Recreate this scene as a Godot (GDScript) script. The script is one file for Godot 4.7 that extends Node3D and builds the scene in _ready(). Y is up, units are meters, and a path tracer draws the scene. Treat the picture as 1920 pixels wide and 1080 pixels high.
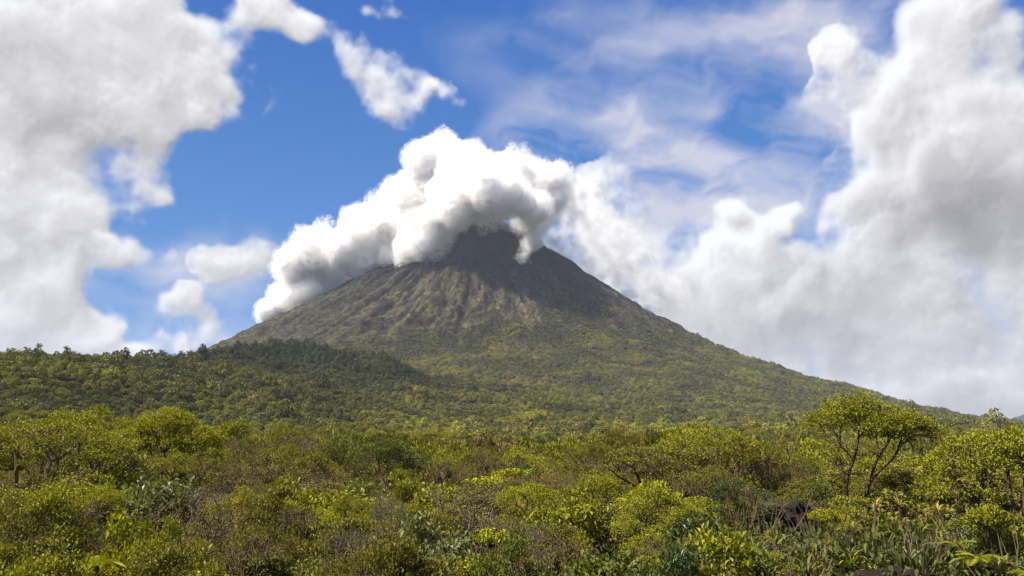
extends Node3D
# A volcano with a cap of cloud above a scrub forest, seen from a lava mound. Metres; y up; the camera looks along -z.

const EYE := Vector3(0, 4.5, 0)
const AXIS := Vector2(-131, -3497)          # the volcano's axis (x, z)
# the sky's clouds: azimuth, elevation and half sizes in degrees, weight
const CUMULUS := [
	[-33.7, 25.5, 8.8, 4.3, 1], [-27.3, 26.0, 8.0, 4.2, 1], [-21.5, 28.1, 6.2, 3.3, 0.9], [-18.2, 29.6, 3.5, 2.0, 0.8], [-33.5, 21.1, 7.0, 5.0, 1],
	[-28.0, 22.5, 4.6, 3.3, 0.95], [-25.3, 23.0, 3.1, 2.0, 0.8], [-32.1, 16.8, 5.3, 4.2, 0.95], [-28.9, 19.0, 2.8, 2.3, 0.7], [-30.2, 14.0, 3.9, 2.7, 0.75],
	[-27.8, 13.1, 1.9, 1.2, 0.75], [-33.5, 14.5, 3.4, 2.9, 0.8], [-32.1, 10.7, 3.1, 2.6, 1.1], [-32.8, 8.0, 3.9, 2.6, 1.1], [-30.3, 8.6, 2.9, 2.0, 1.1],
	[-28.7, 7.9, 1.5, 1.1, 1], [-13.3, 28.5, 3.2, 1.7, 0.62], [-10.0, 27.3, 3.7, 1.6, 0.68], [-7.3, 26.3, 2.1, 1.3, 0.66], [-9.3, 25.1, 2.0, 1.0, 0.5],
	[-11.0, 30.8, 1.5, 1.2, 0.5], [-15.3, 28.9, 2.0, 1.7, 0.55], [-25.2, 17.4, 2.2, 1.5, 0.72], [-25.7, 16.5, 1.3, 1.0, 0.6], [-19.9, 12.6, 3.5, 1.5, 0.5],
	[-22.7, 8.8, 2.1, 1.4, 0.62], [-19.2, 8.2, 2.1, 0.9, 0.66], [-26.1, 6.7, 3.5, 0.6, 0.75], [32.8, 25.7, 3.9, 4.9, 1.1], [33.1, 20.5, 5.8, 6.0, 1.1],
	[29.8, 18.5, 4.6, 5.3, 1.1], [27.3, 16.5, 4.2, 4.1, 1], [33.4, 13.5, 6.2, 4.5, 1.1], [25.5, 14.3, 4.3, 3.1, 1], [29.4, 24.6, 2.2, 3.9, 0.9],
	[27.4, 20.6, 2.3, 2.7, 0.8], [24.2, 24.6, 2.8, 2.7, 0.42], [18.1, 15.5, 2.1, 1.8, 1.05], [16.6, 12.9, 3.7, 1.7, 1], [20.5, 11.1, 3.8, 2.5, 1],
	[14.7, 10.7, 3.0, 1.9, 0.9], [22.3, 8.1, 8.7, 3.9, 1.1], [29.9, 8.3, 7.7, 5.3, 1.1], [28.9, 4.3, 7.7, 2.7, 1.1], [14.2, 7.7, 4.0, 2.6, 0.95],
	[11.7, 10.5, 4.9, 3.0, 0.75], [8.7, 13.2, 5.4, 3.8, 0.7], [17.3, 5.4, 4.9, 2.2, 1], [6.4, 16.4, 5.2, 3.8, 0.55], [10.4, 16.2, 4.3, 3.4, 0.45],
	[31.0, 10.2, 6.4, 5.6, 1], [22.2, 6.3, 7.3, 4.6, 1], [-31.5, 14.2, 4.4, 1.0, -1.2], [-27.3, 18.9, 1.9, 1.4, -0.5], [-28.9, 6.7, 1.2, 1.0, -0.4],
	[-16.6, 29.5, 2.3, 1.3, 0.8], [26.2, 0.7, 12.8, 3.7, 1.1], [16.4, 2.2, 5.6, 3.2, 0.9], [-31.9, 5.1, 4.2, 1.9, 0.9],
]
const VEIL := [
	[9.5, 14.4, 10.0, 5.7, 0.95], [23.7, 24.7, 4.2, 3.7, 0.95], [26.1, 20.5, 3.7, 4.1, 0.9], [3.7, 21.0, 6.1, 4.5, 0.45], [12.7, 16.9, 9.9, 4.9, 0.9],
	[9.7, 20.8, 7.9, 4.1, 0.6], [11.7, 19.6, 11.6, 5.2, 0.8], [8.0, 29.6, 12.3, 3.1, 0.35], [20.0, 28.3, 9.7, 3.0, 0.5], [9.1, 25.3, 6.5, 2.9, 0.4],
	[17.4, 19.1, 7.4, 4.4, 0.6], [23.4, 20.9, 4.9, 4.9, 0.55], [17.8, 25.5, 5.3, 2.1, 0.35], [23.7, 28.4, 7.1, 2.6, 0.5], [9.6, 15.5, 8.5, 4.9, 0.9],
	[-26.2, 11.4, 7.0, 1.7, 0.5], [-20.6, 12.6, 5.6, 2.2, 0.5], [-23.4, 8.8, 5.9, 2.1, 0.45], [1.7, 25.9, 4.6, 4.0, 0.15],
]
const DARK := [
	[-29.7, 20.5, 6.9, 2.6, 0.4], [-33.7, 25.5, 3.5, 1.8, 0.2], [32.7, 15.0, 7.2, 3.3, 0.55], [29.3, 14.1, 5.8, 3.0, 0.45], [25.6, 11.4, 3.9, 2.1, 0.4],
	[22.2, 7.4, 8.7, 3.2, 0.4], [29.8, 6.9, 5.9, 2.0, 0.25], [20.7, 13.7, 2.1, 2.9, 0.3], [31.1, 2.9, 4.2, 1.9, 0.45], [-30.3, 12.0, 1.8, 2.3, 0.2],
	[-31.6, 7.8, 2.3, 1.3, 0.3], [27.9, 18.8, 2.2, 2.7, 0.1], [14.2, 7.7, 4.4, 2.2, 0.2],
]

const CAP := [[-17.35, 9.54, 3560, 63], [-15.96, 10.65, 3540, 105], [-15.53, 12.74, 3540, 110], [-14.10, 13.95, 3520, 138], [-13.24, 11.73, 3560, 111], [-11.42, 15.42, 3480, 122], [-10.65, 13.56, 3480, 132], [-8.71, 16.12, 3440, 144], [-7.87, 18.55, 3450, 121], [-6.73, 20.56, 3430, 102], [-5.24, 21.36, 3460, 112], [-4.66, 18.73, 3400, 179], [-3.28, 21.04, 3470, 99], [-2.24, 19.73, 3430, 139], [-1.22, 18.40, 3380, 133], [0.08, 19.93, 3440, 107], [1.83, 19.16, 3450, 117], [3.26, 19.45, 3450, 84], [2.23, 17.82, 3420, 102], [3.44, 18.30, 3400, 60], [-8.92, 14.08, 3380, 78], [-7.56, 14.59, 3260, 93], [-6.40, 15.62, 3200, 100], [-5.31, 16.73, 3150, 98], [-4.05, 18.17, 3180, 103], [-2.23, 18.32, 3100, 101], [-2.84, 18.77, 3000, 101], [-1.01, 18.48, 3020, 90], [0.61, 18.10, 3070, 83], [-4.44, 17.67, 3040, 91], [-2.03, 18.97, 2930, 91], [-0.20, 18.71, 2960, 84], [1.62, 17.44, 3180, 77], [-12.60, 14.22, 3440, 102], [-14.71, 11.28, 3480, 85], [1.61, 16.29, 3400, 60], [1.13, 16.64, 3240, 66], [1.73, 16.02, 3300, 49]]
const WISP := [[1.00, 14.56, 3180, 32], [0.80, 13.78, 3160, 36], [0.60, 13.12, 3150, 26], [1.32, 15.13, 3200, 39], [1.73, 15.52, 3220, 44]]
const MIST := [[2.41, 15.51, 3440, 70], [3.60, 14.72, 3440, 65], [4.58, 14.13, 3460, 66], [5.75, 13.14, 3460, 61], [7.10, 12.14, 3460, 56], [8.62, 10.95, 3440, 47], [9.94, 9.95, 3400, 35], [4.47, 19.12, 3440, 79], [5.28, 19.10, 3440, 61], [4.04, 17.79, 3440, 93], [4.42, 16.44, 3560, 108], [5.25, 17.95, 3560, 108], [6.01, 16.02, 3600, 146], [7.56, 14.44, 3640, 148], [9.45, 12.46, 3660, 136], [11.31, 10.86, 3660, 111]]
const SCARS := [[Vector2(-160, -2920), Vector2(-148, -2854), Vector2(-138, -2789)], [Vector2(-70, -2899), Vector2(-75, -2777), Vector2(-106, -2715), Vector2(-156, -2648), Vector2(-203, -2584)], [Vector2(-159, -2775), Vector2(-157, -2714), Vector2(-183, -2648)], [Vector2(-374, -3086), Vector2(-381, -2971), Vector2(-426, -2932), Vector2(-477, -2893)], [Vector2(-671, -2702), Vector2(-556, -2664), Vector2(-423, -2591)], [Vector2(-346, -2721), Vector2(-313, -2629), Vector2(-292, -2575)], [Vector2(0, -2883), Vector2(29, -2816), Vector2(48, -2777)], [Vector2(214, -3086), Vector2(285, -2951), Vector2(367, -2819)], [Vector2(-647, -2935), Vector2(-541, -2906), Vector2(-443, -2798)], [Vector2(-195, -2543), Vector2(-156, -2538), Vector2(-115, -2542)]]
# single plants: azimuth, distance, width, height of the top, kind, tint, label
const PLANTS := [
	[-19.47, 68.0, 5.06, 6.80, "round", "fresh", "small rounded yellow-green tree just right of the tall bright tree"],
	[-28.03, 74.0, 6.51, 8.01, "umbrella", "bright", "bright flat-topped tree behind and left of the tall bright tree"],
	[-15.44, 60.0, 5.28, 5.93, "twig", "twigs", "flat brown leafless shrub on the skyline of the left thicket"],
	[-16.95, 44.0, 5.06, 4.55, "tan_tree", "tan", "spreading tree with brown bare boughs under a thin tan crown"],
	[-12.01, 52.0, 4.22, 5.49, "round", "green", "rounded mid green tree beside the flat brown leafless shrub"],
	[-8.98, 44.0, 4.17, 5.12, "round", "dark", "dark green dense tree on a leaning forked trunk left of centre"],
	[-10.06, 34.0, 2.53, 3.32, "twig", "twigs", "leaning bare forked sapling below the dark green tree"],
	[-7.69, 32.0, 1.95, 3.64, "tier", "fresh", "slender tree with leaves in flat tiers left of the grey leafless shrub"],
	[-3.01, 30.0, 3.86, 3.38, "twig", "grey_twigs", "broad grey leafless shrub in the middle of the thicket"],
	[1.52, 56.0, 4.55, 4.94, "round", "bright", "bright yellow-green round tree near the centre of the picture"],
	[-3.04, 62.0, 5.03, 4.82, "umbrella", "olive", "olive umbrella tree left of the bright round centre tree"],
	[4.15, 38.0, 4.11, 3.64, "twig", "twigs", "brown twiggy shrub left of the tree with slanting limbs"],
	[0.76, 42.0, 3.13, 3.69, "broad", "dark", "dark glossy leaved bush behind the red rosette plant"],
	[17.68, 48.0, 3.90, 5.09, "umbrella", "fresh", "low umbrella tree between the broad tree and the tall spreading tree"],
	[19.63, 44.0, 3.27, 3.96, "round", "green", "dense green tree left of the tall spreading tree's trunk"],
	[26.62, 42.0, 3.98, 3.77, "tan_tree", "tan", "thin brown-limbed tree behind the right lobe of the spreading tree"],
	[27.96, 32.0, 2.38, 3.95, "round", "fresh", "yellow-green bushy tree left of the tree at the right edge"],
	[-23.77, 31.0, 2.94, 3.50, "broad", "silver", "grey-green bush with broad pale leaves under the tall bright tree"],
	[-20.51, 30.0, 3.25, 3.33, "twig", "grey_twigs", "pale grey leafless shrub right of the grey-green bush"],
	[-17.51, 29.0, 1.37, 3.52, "vine", "gold", "golden yellow creeper draped over a bush in the left thicket"],
	[-16.14, 33.0, 2.90, 3.48, "broad", "fresh", "fresh green bush right of the golden creeper"],
	[-21.57, 25.0, 3.55, 3.01, "twig", "twigs", "wide brown leafless shrub in the lower left foreground"],
	[-25.29, 23.0, 1.63, 2.93, "broad", "bright", "round bush with large yellow-green leaves beside the pale fern"],
	[-14.47, 25.0, 2.71, 2.95, "twig", "bark", "dark bare shrub with upright forking stems in the foreground"],
	[-12.92, 33.0, 3.35, 2.95, "broad", "fresh", "flat-topped fresh green bush behind the dark bare shrub"],
	[-1.12, 21.0, 2.56, 2.57, "bush", "bright", "bright yellow-green fine-leaved bush at the bottom centre"],
	[-9.58, 22.0, 2.23, 2.43, "twig", "grey_twigs", "tangled grey twiggy bush left of the bright bottom bush"],
	[12.82, 23.0, 2.02, 2.57, "broad", "dark", "dark green glossy bush in the foreground under the broad tree"],
	[15.87, 20.0, 1.49, 2.25, "broad", "green", "low green bush at the bottom edge right of the dark glossy bush"],
	[7.07, 27.0, 2.19, 2.70, "bush", "fresh", "leafy green bush below the tree with slanting limbs"],
	[9.40, 23.0, 1.71, 2.34, "bush", "bright", "sunny yellow-green bush left of the dark glossy bush"],
	[-29.96, 29.0, 3.34, 3.21, "twig", "twigs", "leaning brown thicket shrub in the lower left corner"],
	[-30.25, 21.0, 2.13, 2.66, "bush", "olive", "olive bush in the bottom left corner"],
	[31.02, 25.0, 2.03, 3.20, "bush", "fresh", "leafy bush at the right edge above the pair of ferns"],
	[22.43, 29.0, 2.16, 3.13, "bush", "fresh", "light green bush at the foot of the tall spreading tree"],
	[25.57, 30.0, 2.64, 3.20, "broad", "olive", "olive bush behind the orange rosettes on the right"],
	[-5.96, 26.0, 1.94, 2.60, "broad", "olive", "olive broad-leaved bush in front of the grey leafless shrub"],
	[2.23, 24.0, 1.46, 2.44, "broad", "green", "green bush beside the dark hollow in the lava"],
]

var rng := RandomNumberGenerator.new()

func noise(freq: float, octaves: int, sd: int, kind := FastNoiseLite.TYPE_SIMPLEX_SMOOTH, fractal := FastNoiseLite.FRACTAL_FBM, gain := 0.5) -> FastNoiseLite:
	var n := FastNoiseLite.new()
	n.noise_type = kind
	n.seed = sd
	n.frequency = freq
	n.fractal_type = fractal
	n.fractal_octaves = octaves
	n.fractal_gain = gain
	if kind == FastNoiseLite.TYPE_CELLULAR:
		n.cellular_return_type = FastNoiseLite.RETURN_DISTANCE
		n.cellular_jitter = 0.9
	return n

func soft_sum(blobs: Array, az: float, el: float) -> float:
	var keep := 1.0
	for b in blobs:
		var u: float = (az - b[0]) / b[2]
		if u > 1.45 or u < -1.45: continue
		var v: float = (el - b[1]) / b[3]
		var q := u * u + v * v
		if q < 2.0:
			var g := 1.0 - q * 0.5
			keep *= 1.0 - minf(0.97, b[4] * minf(1.0, 1.15 * g * g))
	return 1.0 - keep

# clouds over a window of the sky, as a picture in azimuth and elevation
func paint_sky(az0: float, el1: float, cols: int, rows: int, step: float) -> Image:
	var coarse := 6
	var cw := cols / coarse + 2
	var ch := rows / coarse + 2
	var fields: Array[PackedFloat32Array] = []
	for k in 3:
		var im := Image.create(cw, ch, false, Image.FORMAT_RF)
		for j in ch:
			var el := el1 - (j + 0.5) * step * coarse
			for i in cw:
				var az := wrapf(az0 + (i + 0.5) * step * coarse, -180.0, 180.0)
				var outside := clampf(maxf((absf(az) - 35.0) / 12.0, (el - 33.0) / 9.0), 0.0, 1.0)
				var v := 0.0
				var d := Vector3(sin(deg_to_rad(az)) * cos(deg_to_rad(el)), sin(deg_to_rad(el)), -cos(deg_to_rad(az)) * cos(deg_to_rad(el)))
				if outside < 1.0:
					var q := d * 57.3
					v = soft_sum([CUMULUS, VEIL, DARK][k], az + 3.0 * n_warp.get_noise_3dv(q), el + 2.4 * n_warp.get_noise_3dv(q + Vector3(0, 90, 0)))
				if outside > 0.0:
					var far := clampf(0.5 + 1.5 * n_cover.get_noise_3dv(d * 10.0 + Vector3(k * 37, 0, 0)) - (0.12 if k else 0.0), 0.0, 1.0)
					v = lerpf(v, far * [0.95, 0.6, 0.5][k], outside)
				im.set_pixel(i, j, Color(v, 0, 0))
		im.resize(cw * coarse, ch * coarse, Image.INTERPOLATE_CUBIC)
		im.crop(cols, rows)
		fields.append(im.get_data().to_float32_array())
	# the air in front of the blue: density in columns of cells that reach away from the eye
	var deep := 20
	var dens := PackedFloat32Array()
	dens.resize(cols * rows * deep)
	var wisp := PackedFloat32Array()
	wisp.resize(cols * rows)
	var filled := PackedByteArray()
	filled.resize(cols * rows)
	for j in rows:
		var el := deg_to_rad(el1 - (j + 0.5) * step)
		var up := sin(el)
		var flat := cos(el)
		for i in cols:
			var az := deg_to_rad(az0 + (i + 0.5) * step)
			var d := Vector3(sin(az) * flat, up, -cos(az) * flat)
			var at := j * cols + i
			var c := fields[0][at]
			var veil := fields[1][at]
			if veil > 0.02:
				var q := d * 57.3
				var w := n_warp.get_noise_3dv(q) * 1.6
				var s := n_streak.get_noise_3d(q.x * 0.5 + w, q.y * 1.3 - w, q.z * 0.5)
				wisp[at] = clampf(veil * (0.62 + 1.5 * s), 0.0, 0.96)
			if c < 0.03: continue
			for k in deep:
				var z := (k + 0.5) / deep * 2.0 - 1.0
				var p := d * (57.3 + z * 6.0)
				var e := c * 1.42 - 0.80 * z * z - 0.70
				var f := n_puff.get_noise_3dv(p)
				var v := e + 2.1 * f * (1.2 - 0.55 * c)
				if v > -0.28 and v < 0.5:
					v += 0.75 * (-0.60 - n_billow.get_noise_3dv(p))
				if v > 0.0:
					dens[at * deep + k] = minf(v * (0.8 + 2.4 * v), 1.2)
					filled[at] = 1
	# sunlight from the upper left and from behind the eye, swept down through the cells
	var light := PackedFloat32Array()
	light.resize(cols * rows * deep)
	light.fill(1.0)
	var near := step * 1.0
	for j in range(1, rows):
		for i in range(1, cols):
			var at := j * cols + i
			var from_left := (at - cols - 1) * deep
			var from_top := (at - cols) * deep
			var o := at * deep
			if filled[at] == 0 and filled[at - cols] == 0 and filled[at - cols - 1] == 0:
				for k in deep:
					light[o + k] = minf(1.0, 0.5 * (light[from_left + k] + light[from_top + k]) + 0.004 * near / 0.12)
				continue
			for k in deep:
				var k1 := maxi(k - 1, 0)
				var came := 0.62 * (0.8 * light[from_left + k] + 0.2 * light[from_left + k1]) + 0.38 * (0.8 * light[from_top + k] + 0.2 * light[from_top + k1])
				light[o + k] = (came + (0.55 - came) * 0.022) * exp(-0.75 * dens[o + k] * near)
	var bytes := PackedByteArray()
	bytes.resize(cols * rows * 3)
	for j in rows:
		var el := el1 - (j + 0.5) * step
		var t_sky := clampf(el / 34.0, 0.0, 1.0)
		var low := clampf(1.0 - el / 12.0, 0.0, 1.0)
		var blue := Color(0.14, 0.42, 0.84).lerp(Color(0.010, 0.118, 0.47), pow(t_sky, 0.58)).lerp(Color(0.32, 0.56, 0.88), low * low * 0.6)
		for i in cols:
			var at := j * cols + i
			var c := blue
			var v := wisp[at]
			if v > 0.0:
				c = c.lerp(Color(0.70, 0.69, 0.76), v * 0.85)
			if filled[at]:
				var through := 1.0
				var sum := 0.0
				for k in deep:
					var q := dens[at * deep + k]
					if q > 0.0:
						var t := light[at * deep + k]
						var a := 1.0 - exp(-q * 0.5)
						var edge := 0.0
						if j > 6 and i > 6:
							edge = clampf(q - dens[(at - cols - 1) * deep + k], -0.6, 0.6) * 0.10 + clampf(q - dens[(at - 3 * cols - 2) * deep + k], -0.7, 0.7) * 0.10 + clampf(q - dens[(at - 6 * cols - 5) * deep + k], -0.8, 0.8) * 0.10
						sum += through * a * (0.45 + 0.50 * t + 0.10 * sqrt(sqrt(t)) + edge)
						through *= 1.0 - a
						if through < 0.02: break
				var share := 1.0 - through
				var l := clampf(sum / maxf(share, 0.001), 0.2, 0.97)
				l *= 1.0 - 0.60 * fields[2][at] * share
				c = c * through + Color(l, l * (0.962 + 0.035 * l), l * (0.966 + 0.045 * l)) * share
			c = c.linear_to_srgb()
			bytes[at * 3] = clampi(roundi(c.r * 255.0), 0, 255)
			bytes[at * 3 + 1] = clampi(roundi(c.g * 255.0), 0, 255)
			bytes[at * 3 + 2] = clampi(roundi(c.b * 255.0), 0, 255)
	return Image.create_from_data(cols, rows, false, Image.FORMAT_RGB8, bytes)

var n_cover := noise(0.11, 3, 5)
var n_warp := noise(0.16, 3, 11)
var n_puff := noise(0.105, 6, 21, FastNoiseLite.TYPE_SIMPLEX_SMOOTH, FastNoiseLite.FRACTAL_FBM, 0.6)
var n_billow := noise(0.30, 4, 31, FastNoiseLite.TYPE_CELLULAR)
var n_streak := noise(0.15, 6, 41, FastNoiseLite.TYPE_SIMPLEX_SMOOTH, FastNoiseLite.FRACTAL_FBM, 0.58)

func sky_picture() -> Image:
	var all := paint_sky(-180.0, 90.0, 360, 180, 1.0)
	all.resize(4096, 2048, Image.INTERPOLATE_CUBIC)
	var step := 360.0 / 4096.0 * 4.0 / 3.0
	var part := paint_sky(-336 * step, 90.0 - 396 * step, 672, 372, step)
	part.resize(896, 496, Image.INTERPOLATE_CUBIC)
	# azimuth 0 (straight ahead) lies in the middle of this picture; sky_rotation turns it to -z
	all.blit_rect(part, Rect2i(0, 0, 896, 496), Vector2i(2048 - 448, 528))
	return all

# ---------------------------------------------------------------- naming
func tag(o: Node3D, label: String, category := "", group := "", kind := "") -> Node3D:
	if label: o.set_meta("label", label)
	if category: o.set_meta("category", category)
	if group: o.set_meta("group", group)
	if kind: o.set_meta("kind", kind)
	return o

var taken := {}
func numbered(called: String) -> String:
	var n: int = taken.get(called, -1) + 1
	taken[called] = n
	return called if n == 0 else "%s_%03d" % [called, n]

func thing(called: String, at: Vector3, turn := 0.0) -> Node3D:
	var o := Node3D.new()
	o.name = numbered(called)
	o.position = at
	o.rotation.y = turn
	add_child(o, true)
	return o

func part(called: String, mesh: Mesh, m: Material, parent: Node3D = null) -> MeshInstance3D:
	var o := MeshInstance3D.new()
	o.name = called if parent else numbered(called)
	o.mesh = mesh
	o.material_override = m
	(parent if parent else self).add_child(o, true)
	return o

func scatter(called: String, mesh: Mesh, m: Material, where: Array, tints: PackedColorArray, parent: Node3D = null) -> MultiMeshInstance3D:
	var mm := MultiMesh.new()
	mm.transform_format = MultiMesh.TRANSFORM_3D
	mm.use_colors = true
	mm.mesh = mesh
	mm.instance_count = where.size()
	var b := PackedFloat32Array()
	b.resize(where.size() * 16)
	for i in where.size():
		var t: Transform3D = where[i]
		var o := i * 16
		b[o] = t.basis.x.x; b[o + 1] = t.basis.y.x; b[o + 2] = t.basis.z.x; b[o + 3] = t.origin.x
		b[o + 4] = t.basis.x.y; b[o + 5] = t.basis.y.y; b[o + 6] = t.basis.z.y; b[o + 7] = t.origin.y
		b[o + 8] = t.basis.x.z; b[o + 9] = t.basis.y.z; b[o + 10] = t.basis.z.z; b[o + 11] = t.origin.z
		b[o + 12] = tints[i].r; b[o + 13] = tints[i].g; b[o + 14] = tints[i].b; b[o + 15] = 1.0
	mm.buffer = b
	var o := MultiMeshInstance3D.new()
	o.name = called if parent else numbered(called)
	o.multimesh = mm
	o.material_override = m
	(parent if parent else self).add_child(o, true)
	return o

# ---------------------------------------------------------------- shapes
class Geo:
	var v := PackedVector3Array()
	var c := PackedColorArray()
	var f := PackedInt32Array()
	func mesh() -> ArrayMesh:
		var a := []
		a.resize(Mesh.ARRAY_MAX)
		a[Mesh.ARRAY_VERTEX] = v
		if c.size() == v.size(): a[Mesh.ARRAY_COLOR] = c
		a[Mesh.ARRAY_INDEX] = f
		var m := ArrayMesh.new()
		m.add_surface_from_arrays(Mesh.PRIMITIVE_TRIANGLES, a)
		return m
	func mesh_smooth() -> ArrayMesh:
		var n := PackedVector3Array()
		n.resize(v.size())
		for i in range(0, f.size(), 3):
			var q := (v[f[i + 2]] - v[f[i]]).cross(v[f[i + 1]] - v[f[i]])
			n[f[i]] += q
			n[f[i + 1]] += q
			n[f[i + 2]] += q
		for i in n.size():
			n[i] = n[i].normalized()
		var a := []
		a.resize(Mesh.ARRAY_MAX)
		a[Mesh.ARRAY_VERTEX] = v
		a[Mesh.ARRAY_NORMAL] = n
		if c.size() == v.size(): a[Mesh.ARRAY_COLOR] = c
		a[Mesh.ARRAY_INDEX] = f
		var m := ArrayMesh.new()
		m.add_surface_from_arrays(Mesh.PRIMITIVE_TRIANGLES, a)
		return m
	# a leaf folded along its midrib: from base along dir, its upper side towards up
	func leaf(base: Vector3, dir: Vector3, up: Vector3, length: float, width: float, col: Color) -> void:
		var side := dir.cross(up).normalized() * (width * 0.5)
		var lift := up * (width * 0.22)
		var mid := base + dir * (length * 0.45) + up * (length * 0.06)
		var k := v.size()
		v.push_back(base); v.push_back(mid + side + lift); v.push_back(base + dir * length - up * (length * 0.10)); v.push_back(mid - side + lift)
		c.push_back(col); c.push_back(col); c.push_back(col); c.push_back(col)
		f.push_back(k); f.push_back(k + 1); f.push_back(k + 2)
		f.push_back(k); f.push_back(k + 2); f.push_back(k + 3)
	# a long arching strap of a leaf
	func strap(base: Vector3, dir: Vector3, length: float, width: float, droop: float, col: Color, steps := 5) -> void:
		var p := base
		var d := dir
		var side := dir.cross(Vector3.UP)
		side = (Vector3.RIGHT if side.length() < 0.05 else side.normalized())
		var k := v.size()
		for i in steps + 1:
			var t := float(i) / steps
			var w := width * 0.5 * (0.55 + 1.5 * t - 2.0 * t * t) if t < 1.0 else 0.004
			var up := side.cross(d).normalized()
			v.push_back(p + side * w + up * w * 0.3); v.push_back(p); v.push_back(p - side * w + up * w * 0.3)
			for q in 3: c.push_back(col)
			p += d * (length / steps)
			d = (d - Vector3.UP * (droop / steps)).normalized()
		for i in steps:
			var a := k + i * 3
			for q in 2:
				f.push_back(a + q); f.push_back(a + q + 3); f.push_back(a + q + 1)
				f.push_back(a + q + 1); f.push_back(a + q + 3); f.push_back(a + q + 4)
	func limb(a: Vector3, b: Vector3, ra: float, rb: float, bow: Vector3, col: Color, sides := 5, steps := 2) -> void:
		var d := (b - a)
		if d.length() < 0.001: return
		var x := d.cross(Vector3(0.31, 0.2, 0.93)).normalized()
		var y := d.cross(x).normalized()
		var k := v.size()
		for i in steps + 1:
			var t := float(i) / steps
			var p := a.lerp(b, t) + bow * (4.0 * t * (1.0 - t))
			var r := lerpf(ra, rb, t)
			for s in sides:
				var w := TAU * s / sides
				v.push_back(p + (x * cos(w) + y * sin(w)) * r)
				c.push_back(col)
		for i in steps:
			for s in sides:
				var p0 := k + i * sides + s
				var p1 := k + i * sides + (s + 1) % sides
				f.push_back(p0); f.push_back(p1); f.push_back(p0 + sides)
				f.push_back(p1); f.push_back(p1 + sides); f.push_back(p0 + sides)

func rv() -> Vector3:
	var z := rng.randf_range(-1.0, 1.0)
	var a := rng.randf() * TAU
	var s := sqrt(1.0 - z * z)
	return Vector3(s * cos(a), z, s * sin(a))

func rr(a: float, b: float) -> float:
	return rng.randf_range(a, b)

# a ball of triangles, its vertices moved by a callable
func ball(level: int) -> Geo:
	var g := Geo.new()
	var t := (1.0 + sqrt(5.0)) / 2.0
	for s in [[0, 1, t], [0, -1, t], [0, 1, -t], [0, -1, -t]]:
		for k in 3:
			var q := Vector3.ZERO
			q[k] = s[0]; q[(k + 1) % 3] = s[1]; q[(k + 2) % 3] = s[2]
			g.v.push_back(q.normalized())
	# faces of the icosahedron: every triple of mutual neighbours
	for a in 12:
		for b in range(a + 1, 12):
			if g.v[a].distance_to(g.v[b]) > 1.1: continue
			for c in range(b + 1, 12):
				if g.v[a].distance_to(g.v[c]) > 1.1 or g.v[b].distance_to(g.v[c]) > 1.1: continue
				var out := (g.v[b] - g.v[a]).cross(g.v[c] - g.v[a]).dot(g.v[a]) > 0.0
				g.f.push_back(a); g.f.push_back(c if out else b); g.f.push_back(b if out else c)
	for l in level:
		var mid := {}
		var nf := PackedInt32Array()
		for i in range(0, g.f.size(), 3):
			var m := [0, 0, 0]
			for k in 3:
				var a := g.f[i + k]
				var b := g.f[i + (k + 1) % 3]
				var key := mini(a, b) * 1000000 + maxi(a, b)
				if not mid.has(key):
					mid[key] = g.v.size()
					g.v.push_back((g.v[a] + g.v[b]).normalized())
				m[k] = mid[key]
			nf.append_array(PackedInt32Array([g.f[i], m[0], m[2], m[0], g.f[i + 1], m[1], m[2], m[1], g.f[i + 2], m[0], m[1], m[2]]))
		g.f = nf
	return g

# ---------------------------------------------------------------- the lie of the land
const SPAN := [0, 120, 250, 400, 600, 800, 1050, 1350, 1700, 2100, 2600, 3100, 3700, 5000]
const FRONT := [1110, 1030, 925, 792, 628, 478, 340, 225, 135, 72, 30, 10, 2, 0]
const RIGHT := [1080, 1010, 914, 819, 670, 544, 392, 294, 160, 40, 30, 10, 2, 0]
const LEFT := [1095, 1030, 943, 848, 713, 600, 455, 310, 135, 72, 30, 10, 2, 0]
const RIDGE := [Vector3(-444, 66, -541), Vector3(-417, 84, -682), Vector3(-398, 89, -751), Vector3(-368, 91, -822), Vector3(-329, 92, -902), Vector3(-284, 78, -959)]
const KNOLL := [Vector3(-491, 130, -1149), Vector3(-462, 150, -1215), Vector3(-404, 172, -1288), Vector3(-363, 174, -1332), Vector3(-298, 168, -1368), Vector3(-228, 164, -1402), Vector3(-154, 132, -1422)]
var luts: Array[PackedFloat32Array] = []
var n_land := noise(1.0 / 260.0, 4, 61)
var n_small := noise(1.0 / 14.0, 3, 62)
var n_gully := noise(1.0, 4, 63, FastNoiseLite.TYPE_SIMPLEX_SMOOTH, FastNoiseLite.FRACTAL_RIDGED)
var n_lava := noise(1.0 / 120.0, 5, 64)
var n_kind := noise(1.0 / 170.0, 4, 65)

func make_luts() -> void:
	for t in [FRONT, RIGHT, LEFT]:
		var raw := PackedFloat32Array()
		for i in 520:
			var r := i * 10.0
			var k := 0
			while k < SPAN.size() - 2 and SPAN[k + 1] <= r: k += 1
			raw.push_back(lerpf(t[k], t[k + 1], clampf((r - SPAN[k]) / float(SPAN[k + 1] - SPAN[k]), 0.0, 1.0)))
		for pass_ in 2:
			var s := raw.duplicate()
			for i in range(1, 520):
				var w := mini(mini(i, 7), 519 - i)
				var sum := 0.0
				for q in range(-w, w + 1): sum += raw[i + q]
				s[i] = sum / (2 * w + 1)
			raw = s
		luts.push_back(raw)

func along(lut: PackedFloat32Array, r: float) -> float:
	var q := clampf(r * 0.1, 0.0, 518.0)
	var i := int(q)
	return lerpf(lut[i], lut[i + 1], q - i)

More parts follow.
